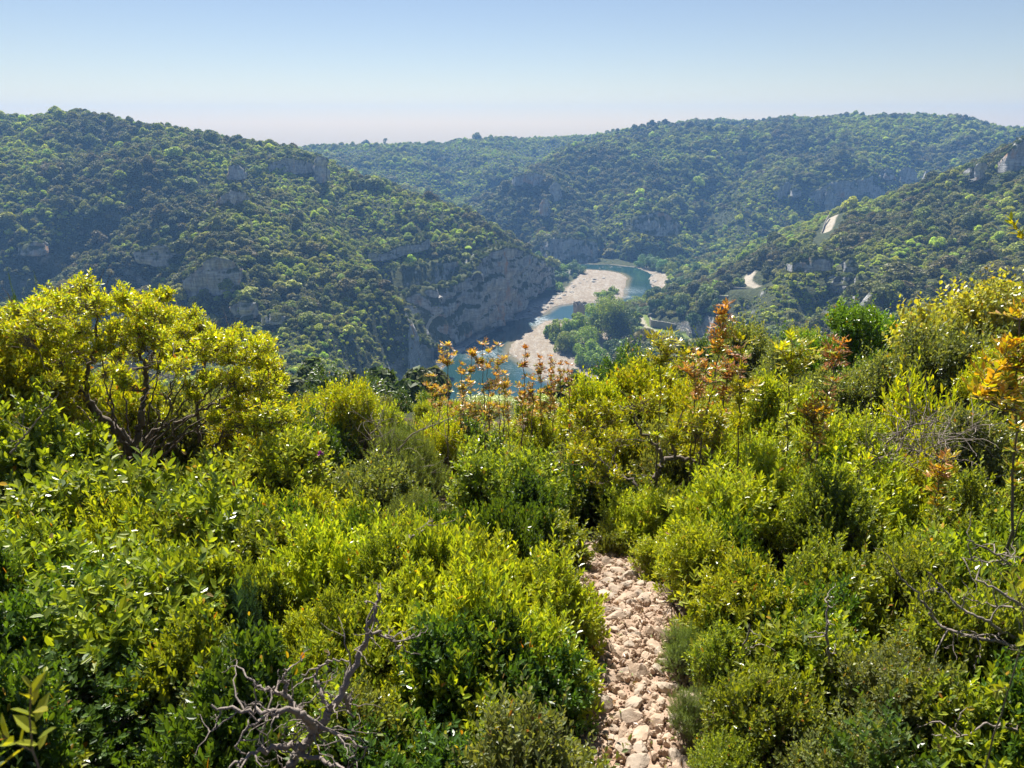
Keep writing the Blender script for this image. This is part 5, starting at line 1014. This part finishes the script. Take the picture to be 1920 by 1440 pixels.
branch_tree("crooked_tree", "small tree with a crooked dark forked trunk under yellow-green leaves, above the path end", "tree",
    [([(1212,960,5.6),(1215,930,5.6),(1232,890,5.6),(1242,862,5.6),(1268,858,5.6),(1300,862,5.6),(1325,872,5.6)], .038, .012), ([(1215,935,5.6),(1190,905,5.7),(1150,880,5.8),(1120,855,5.8)], .020, .006), ([(1242,862,5.6),(1225,830,5.6),(1195,800,5.6),(1180,760,5.6)], .018, .006),
     ([(1268,858,5.6),(1262,815,5.6),(1280,770,5.6)], .016, .006), ([(1330,905,5.3),(1325,880,5.3),(1345,872,5.3),(1362,868,5.3)], .020, .008)], cl, 42, GOLD, ntw=40)

def tuft(r, c, up, rad, nr_, nlf, Ln, W, pal):
    """rosette of compound leaves at a stem tip"""
    az = r.uniform(0, 6.28, nr_); el = r.uniform(-.25, 1.6, nr_); d = unit(np.stack([np.cos(az), np.sin(az), el], 1) + r.normal(size=(nr_, 3)) * .25); rl = rad * r.uniform(.35, 1.15, nr_)
    t = np.linspace(.3, 1, nlf)[None]; sd = np.where(np.arange(nlf) % 2, 1., -1.)[None, :, None]; sd = sd * np.ones((nr_, 1, 1)); sd[:, -1] = 0
    side = unit(np.cross(d, (0, 0, 1.)))[:, None]; p = c + d[:, None] * (rl[:, None] * t)[..., None] - (0, 0, 1.) * ((rl[:, None] * t) ** 2 * r.uniform(.2, 2.2, (nr_, 1)))[..., None]
    ax = d[:, None] * .75 + side * sd * .8 + r.normal(size=(nr_, nlf, 3)) * .15; nn = np.cross(d, side[:, 0])[:, None] + r.normal(size=(nr_, nlf, 3)) * .25
    k = nr_ * nlf; s_ = Ln * r.uniform(.7, 1.15, k); V, F, m = leaves(p.reshape(-1, 3), ax.reshape(-1, 3), nn.reshape(-1, 3), s_, s_ * W / Ln, .15)
    col = np.array(pal)[r.integers(0, len(pal), k)] * r.uniform(.7, 1.25, (k, 1)); return (V, F), np.repeat(col, m, 0), tubes(np.repeat(c[None], nr_, 0), p[:, -1], .0018, .0008, 4)
def sapling(name, label, base, tips, seed, pal, rad=.11, nr_=9, nlf=7, Ln=.034, W=.014, r0=.009, group=None, cat="sapling", low=LIME):
    r = np.random.default_rng(seed); b = P(*base); g = float(gz(b[0], b[1])[0]); b = np.array((b[0], b[1], g - .02)); e = empty(name, b); tag(e, label, cat, group); LV, LC, parts = [], [], []
    T = [P(*t[:3]) for t in tips]; main = curve([b, b * .6 + T[0] * .4 + (0, 0, .08), T[0]], r, 9, .008); parts.append(limb(main, r0, .003, 6))
    C_ = [(c, (t[3] if len(t) > 3 else 1.0), pal) for t, c in zip(tips, T)]
    for i, c in enumerate(T[1:]): k = int(np.argmin(np.linalg.norm(main - c, axis=1) + np.where(main[:, 2] > c[2] - .03, 1, 0))); q = curve([main[k], c], r, 4, .006); parts.append(limb(q, r0 * .5, .002, 5)); C_.append((q[2], .7, list(pal) + list(low)))
    for k in range(len(main) // 2, len(main) - 1, 1 if pal is not SALM else 3): C_.append((main[k] + r.normal(size=3) * .01, r.uniform(.45, .8), list(low) + list(pal)[:1 + (k > len(main) * .7)]))
    for c, sc, pl in C_:
        n1 = max(3, int(nr_ * r.uniform(.6, 1.2))); (V, F), col, tb = tuft(r, c, np.array((0, 0, 1.)), rad * sc, n1, nlf, Ln * (.6 + .4 * sc), W * (.6 + .4 * sc), pl); LV.append((V, F)); LC.append(col); parts.append(tb)
    V, F = merge(LV); put("foliage", mesh_of("foliage", V - b, F, [M_leaf], dict(tint=np.concatenate(LC))), e); V, F = merge(parts); put("stem", mesh_of("stem", V - b, F, [M_twig], smooth=True), e); return e
SALM = [(.58, .30, .14), (.54, .34, .17), (.62, .44, .30), (.50, .30, .10), (.42, .34, .05), (.34, .32, .04)]; BROWN = [(.42, .17, .06), (.48, .22, .08), (.36, .19, .07)]; YEL = [(.44, .42, .02), (.38, .38, .02), (.46, .36, .03)]
g_ = "pink and orange leaved saplings in front of the river"
red = [(838,648),(866,700),(885,668),(905,646),(934,648),(915,690),(812,706),(824,735),(946,702),(950,742),(985,655),(890,735),(865,745),(920,745),(975,728),(1000,715),(1013,672),(1034,668),(1034,700),(1050,684),(1066,684),(985,760),(1030,745),(1012,738)]
for i, (px, py) in enumerate(red):
    d = 7.6 + .25 * ((i * 7) % 5); spike = px > 980 and py < 712; tall = py < 680
    w_ = "spiky brown-orange sapling tip standing against the gravel bank" if spike else ("tall pink-orange sapling tuft standing against the river" if tall else "pink-orange leafy sapling low in front of the river")
    tips = [(px, py, d, .55 if spike else 1.0)] + ([(px + 2, py + 14, d, .5), (px - 3, py + 30, d, .5)] if spike else [(px + rt.uniform(-22, 22), py + rt.uniform(14, 34), d, .9) for _ in range(4)])
    sapling("sapling", w_, (px + rt.uniform(-10, 10), 860, d), tips, 500 + i, SALM if not spike else BROWN + SALM[:1], rad=.085, nr_=7, Ln=.042, W=.016, group={True: "spiky sapling tips before the gravel bank"}.get(spike, "tall pink saplings before the river" if tall else g_))
one = [("sapling","rust-red feathery plume on a tall leaning stem against the dark valley",(1300,860,5.2),[(1362,575,5.0,.5),(1356,592,5.0,.7),(1350,610,5.0,.7),(1344,628,5.02,.6),(1340,650,5.05,.9)],BROWN),
       ("sapling","rust-orange leafy sapling left of the tall plume",(1300,850,5.6),[(1305,672,5.5),(1320,695,5.5),(1290,700,5.5),(1330,720,5.5),(1310,740,5.5)],SALM[:2]+BROWN),
       ("sapling","orange leafy sapling right of the tall plume",(1345,860,5.4),[(1368,665,5.3),(1355,700,5.3),(1380,705,5.3),(1360,735,5.3),(1385,680,5.3)],SALM[:2]+BROWN),
       ("sapling","bright yellow tuft on a dark straight stem right of the rust plume",(1400,850,5.0),[(1388,642,4.9,1.1),(1396,735,4.9,1.1),(1378,735,4.9),(1410,728,4.9)],YEL),
       ("sapling","yellow-leaved sapling in front of the grassy terrace",(1240,800,5.6),[(1242,636,5.5,1.2),(1222,640,5.5),(1268,640,5.5),(1250,665,5.5),(1280,668,5.5),(1225,675,5.5)],YEL),
       ("sapling","tall yellow-green sapling with a dark stem right of centre",(1482,900,4.6),[(1486,645,4.5,1.3),(1510,655,4.5,1.2),(1475,680,4.5,1.2),(1500,690,4.5,1.2),(1520,672,4.5,1.1),(1465,660,4.5)],YEL+LIME[:1]),
       ("sapling","brown feathery flower head on a thin stem below the bright green tree",(1530,800,5.0),[(1575,645,5.0,.8),(1565,660,5.0,.9),(1558,675,5.0,.8)],BROWN),
       ("sapling","small amber tuft standing over the lime shrubs right of centre",(1530,880,4.3),[(1528,775,4.2,1.0),(1515,780,4.2,.8),(1545,780,4.2,.8)],ORNG),
       ("sapling","dark-stemmed sapling with amber leaves at the right edge",(1908,1120,2.9),[(1912,600,2.8,1.0),(1850,725,2.75,1.25),(1830,745,2.75,1.1),(1875,750,2.75,1.1),(1885,668,2.8,1.0),(1905,650,2.8,1.0),(1868,690,2.8,.9)],ORNG+YEL[:1]),
       ("sapling","small rusty sprig among the shrubs at the lower right",(1765,960,3.4),[(1768,865,3.3,.8),(1760,885,3.3,.7)],ORNG+BROWN)]
for i, (nm, lb, b_, tips, pal) in enumerate(one): sapling(nm, lb, b_, tips, 560 + i, pal, rad=.115 if b_[2] > 3.5 else .09, nr_=10, Ln=.042 if b_[2] > 3.5 else .036, W=.016)
# leafy sprigs close to the lens
def sprig(label, pts, seed, pal, Ln, n_=16, side=3):
    r = np.random.default_rng(seed); Q = [P(*p_) for p_ in pts]; g = float(gz(Q[0][0], Q[0][1])[0]); b = np.array((Q[0][0], Q[0][1], g)); e = empty("sprig", b); tag(e, label, "sprig")
    q = curve([b] + Q, r, 8, .002); parts = [limb(q, .003, .0012, 5)]; ends = [(q[-1], unit(q[-1] - q[-4]))]
    for k in range(side): a = q[-3 - 3 * k]; dr_ = unit(unit(q[-1] - q[-4]) + r.normal(size=3) * .7); ends.append((a + dr_ * .07, dr_)); parts.append(tubes([a], [a + dr_ * .07], .0014, .001, 4))
    V, col, _ = twig_leaves(r, np.array([x for x, _ in ends]), np.array([d for _, d in ends]), np.array([.12] + [.065] * side), n_, Ln, Ln * .42, pal, .4, spread=.75); 
    put("foliage", mesh_of("foliage", V[0] - b, V[1], [M_leaf], dict(tint=col)), e); Vt, Ft = merge(parts); put("stem", mesh_of("stem", Vt - b, Ft, [M_twig]), e)
sprig("blurred bright sprig close to the lens at the lower left", [(60,1400,.72),(50,1340,.72),(58,1290,.72)], 71, LIME, .034, 12)
sprig("leafy sprig poking in at the right edge above the bleached branches", [(1925,1180,1.5),(1910,1120,1.5),(1895,1075,1.5)], 72, LIME, .034, 12)
sprig("amber leafy sprig hanging at the right edge against the wooded spur", [(1990,700,3.0),(1950,480,3.0),(1895,412,3.0)], 73, GOLD, .045, 12, 4)
# dead wood
def dead(name, label, lines, seed, group=None, extra=0, ecen=None, er=.25, mat=None, r0=.010):
    r = np.random.default_rng(seed); W0 = P(*lines[0][0][0]); g = float(gz(W0[0], W0[1])[0]); b = np.array((W0[0], W0[1], min(g, W0[2]))); e = empty(name, b); tag(e, label, "dead branch", group); parts = []; nodes = []
    for pts, a_, b_ in lines: q = curve([P(*p_) for p_ in pts], r, 8, .004); parts.append(limb(q, a_, b_, 7)); nodes.append(q)
    N_ = np.concatenate(nodes); fine = []
    for k in range(extra):
        s0 = N_[r.integers(0, len(N_))]; dr_ = unit(r.normal(size=3) + (0, 0, .4)); L_ = er * r.uniform(.3, 1.1); q = curve([s0, s0 + dr_ * L_ * .5 + r.normal(size=3) * L_ * .12, s0 + dr_ * L_ + r.normal(size=3) * L_ * .2], r, 4, .004); fine.append(limb(q, .0032, .0008, 4))
        if r.random() < .6: m = q[len(q) // 2]; fine.append(limb(curve([m, m + unit(dr_ + r.normal(size=3) * .8) * L_ * .45], r, 3, .003), .0018, .0006, 4))
    V, F = merge(parts); put("limbs", mesh_of("limbs", V - b, F, [mat or M_dead], smooth=True), e)
    if fine: V, F = merge(fine); put("twigs", mesh_of("twigs", V - b, F, [mat or M_dead], smooth=True), e)
    return e
dead("dead_shrub", "bare dead shrub with a tall twisted grey limb at the bottom left of centre",
     [([(530,1460,1.52),(560,1410,1.52),(610,1350,1.56),(645,1290,1.60),(678,1220,1.64),(695,1165,1.65),(712,1112,1.68)], .0155, .005), ([(590,1375,1.54),(575,1345,1.48),(540,1330,1.44),(490,1335,1.44),(440,1330,1.44),(396,1322,1.44)], .012, .003),
      ([(590,1380,1.54),(560,1330,1.56),(535,1302,1.56),(500,1292,1.56),(480,1285,1.56),(466,1272,1.56)], .010, .003), ([(535,1302,1.56),(535,1275,1.56),(532,1255,1.56)], .006, .003), ([(640,1300,1.60),(655,1330,1.64),(664,1345,1.64)], .007, .003),
      ([(690,1180,1.65),(715,1190,1.72),(755,1215,1.79),(790,1228,1.83)], .005, .001), ([(620,1340,1.56),(600,1290,1.60),(590,1260,1.64),(612,1240,1.64),(655,1240,1.64)], .006, .002), ([(570,1400,1.52),(520,1400,1.48),(470,1415,1.44),(430,1440,1.40)], .010, .003),
      ([(600,1365,1.54),(640,1380,1.52),(690,1400,1.48)], .006, .002), ([(560,1415,1.52),(600,1420,1.48),(650,1450,1.40)], .008, .003), ([(530,1330,1.56),(470,1360,1.48),(440,1400,1.44)], .006, .002)], 81, extra=90, er=.13)
bb = "bleached fallen branches in the thicket at the right edge"
dead("dead_branch", "long thick bleached branch slanting in from the right edge", [([(1990,1190,2.2),(1920,1143,2.2),(1875,1108,2.2),(1830,1088,2.25)], .009, .004), ([(1920,1143,2.2),(1860,1135,2.3),(1810,1120,2.3)], .005, .002)], 82, extra=9, er=.16)
dead("dead_branch", "forked pale branch below the thick bleached one", [([(2000,1250,2.15),(1910,1200,2.2),(1850,1165,2.2),(1800,1140,2.25),(1770,1105,2.3),(1740,1073,2.3)], .009, .003), ([(1890,1190,2.2),(1840,1190,2.2),(1805,1180,2.2)], .004, .002)], 83, extra=9, er=.16)
dead("dead_branch", "lowest long bleached branch running left from the edge", [([(2000,1235,2.1),(1920,1217,2.15),(1850,1198,2.2),(1790,1187,2.2),(1763,1173,2.25),(1725,1120,2.3),(1680,1073,2.35)], .009, .003)], 84, extra=10, er=.16)
dead("dead_branch", "thin grey branch high above the thick bleached one", [([(1980,1110,2.5),(1920,1075,2.5),(1860,1035,2.5),(1813,1013,2.5)], .006, .003), ([(1890,1055,2.5),(1850,1052,2.5),(1800,1045,2.5)], .004, .001)], 85, extra=12, er=.2)
dead("dead_branch", "curved brown twig near the bottom right corner", [([(1990,1390,1.7),(1920,1372,1.7),(1843,1357,1.7),(1800,1387,1.7),(1747,1377,1.7)], .005, .002)], 86, extra=5, er=.15)
dead("dry_twigs", "tangle of fine dry twigs between the olive bush and the lime shrubs on the right", [([(1640,900,4.6),(1650,840,4.6),(1700,800,4.6),(1760,790,4.6)], .008, .003), ([(1700,900,4.6),(1720,850,4.6),(1790,820,4.6),(1830,800,4.6)], .007, .003), ([(1640,860,4.6),(1700,850,4.6),(1770,860,4.6)], .006, .002)], 87, extra=150, er=.42)
dead("dry_twigs", "pale arching bare twigs over the grey-green needle bush", [([(760,900,7.0),(715,850,7.0),(690,815,7.0),(715,800,7.0)], .016, .004), ([(735,860,7.0),(770,815,7.0),(830,790,7.0),(870,775,7.0)], .010, .002), ([(720,845,7.0),(760,870,7.0),(790,880,7.0)], .012, .004), ([(730,840,7),(705,800,7),(725,780,7)], .006, .001)], 88, extra=60, er=.5)
dead("dry_twigs", "thin grey upright bare twigs in the dark shrub right of the branching tree", [([(600,860,8.5),(605,800,8.5),(612,760,8.5)], .010, .003), ([(600,850,8.5),(590,800,8.5),(582,770,8.5)], .008, .002)], 89, extra=50, er=.5)
# bare stems in the lower thickets
for i, (pts, lb) in enumerate([([(1400,1290,2.4),(1392,1230,2.4),(1405,1170,2.4)], "slender pale bare stem in the lime shrubs right of the path"), ([(1560,1260,2.2),(1548,1190,2.2),(1552,1130,2.25)], "slim dark bare stem in front of the dark box shrub"), ([(770,1010,3.2),(800,990,3.2),(812,975,3.2)], "short bare twig poking out of the lime shrub crown"), ([(20,850,4.0),(60,800,4.0),(95,755,4.0),(110,735,4.0)], "pale slanting bare limb at the left edge")]):
    dead("bare_stem", lb, [(pts, .007, .003)], 90 + i, extra=6, er=.15)
# purple flower
fp = P(601, 851, 5.3); fe = empty("purple_flower", (fp[0], fp[1], float(gz(fp[0], fp[1])[0]))); tag(fe, "single purple flower head above the bush right of the branching tree", "flower")
hh_ = fp[2] - fe.location.z; k = 40; d = unit(np.random.default_rng(2).normal(size=(k, 3)) + (0, 0, .8)); V, F, m = leaves(np.repeat([(0, 0, hh_)], k, 0), d, unit(np.cross(d, (.3, .7, .2))), .032, .009)
n = NT("purple_petals"); put("petals", mesh_of("petals", V, F, [n.done(n.bsdf((.45, .08, .40), .6, .3))]), fe); V, F = tubes([(0, 0, 0)], [(0, 0, hh_)], .003, .002, 5); put("stem", mesh_of("stem", V, F, [M_twig]), fe)
# oaks on the slope just under the rim, seen over the shrubs
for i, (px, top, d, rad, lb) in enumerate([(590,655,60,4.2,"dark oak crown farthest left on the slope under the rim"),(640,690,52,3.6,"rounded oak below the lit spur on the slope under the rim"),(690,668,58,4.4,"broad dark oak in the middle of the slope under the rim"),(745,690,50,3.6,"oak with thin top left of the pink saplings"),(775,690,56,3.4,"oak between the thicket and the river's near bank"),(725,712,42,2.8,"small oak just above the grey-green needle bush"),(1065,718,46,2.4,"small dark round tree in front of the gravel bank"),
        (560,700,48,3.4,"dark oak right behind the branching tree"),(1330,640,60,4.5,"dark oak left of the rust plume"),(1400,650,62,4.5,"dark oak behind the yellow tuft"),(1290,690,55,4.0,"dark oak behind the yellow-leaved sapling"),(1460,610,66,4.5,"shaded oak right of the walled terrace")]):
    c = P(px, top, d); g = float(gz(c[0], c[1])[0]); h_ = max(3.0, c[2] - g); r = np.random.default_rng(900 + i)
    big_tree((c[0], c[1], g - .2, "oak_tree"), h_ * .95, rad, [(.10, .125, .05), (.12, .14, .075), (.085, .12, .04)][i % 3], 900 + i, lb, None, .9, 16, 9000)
print("trees", time.time() - T00)
# ------------------------------------------------------------------ the air
V_, F_ = boxq(-1900, 1900, -40, 1800, -150, 38)
n = NT("air"); pv = n.n('ShaderNodeVolumePrincipled')
pv.inputs['Color'].default_value = (.25, .52, 1.0, 1); pv.inputs['Density'].default_value = 0.00030; pv.inputs['Anisotropy'].default_value = 0.1
n.l(pv.outputs[0], n.out.inputs['Volume'])
hz = put("haze", mesh_of("haze", V_, F_, [n.m])); tag(hz, kind='stuff')
print("all", time.time() - T00)
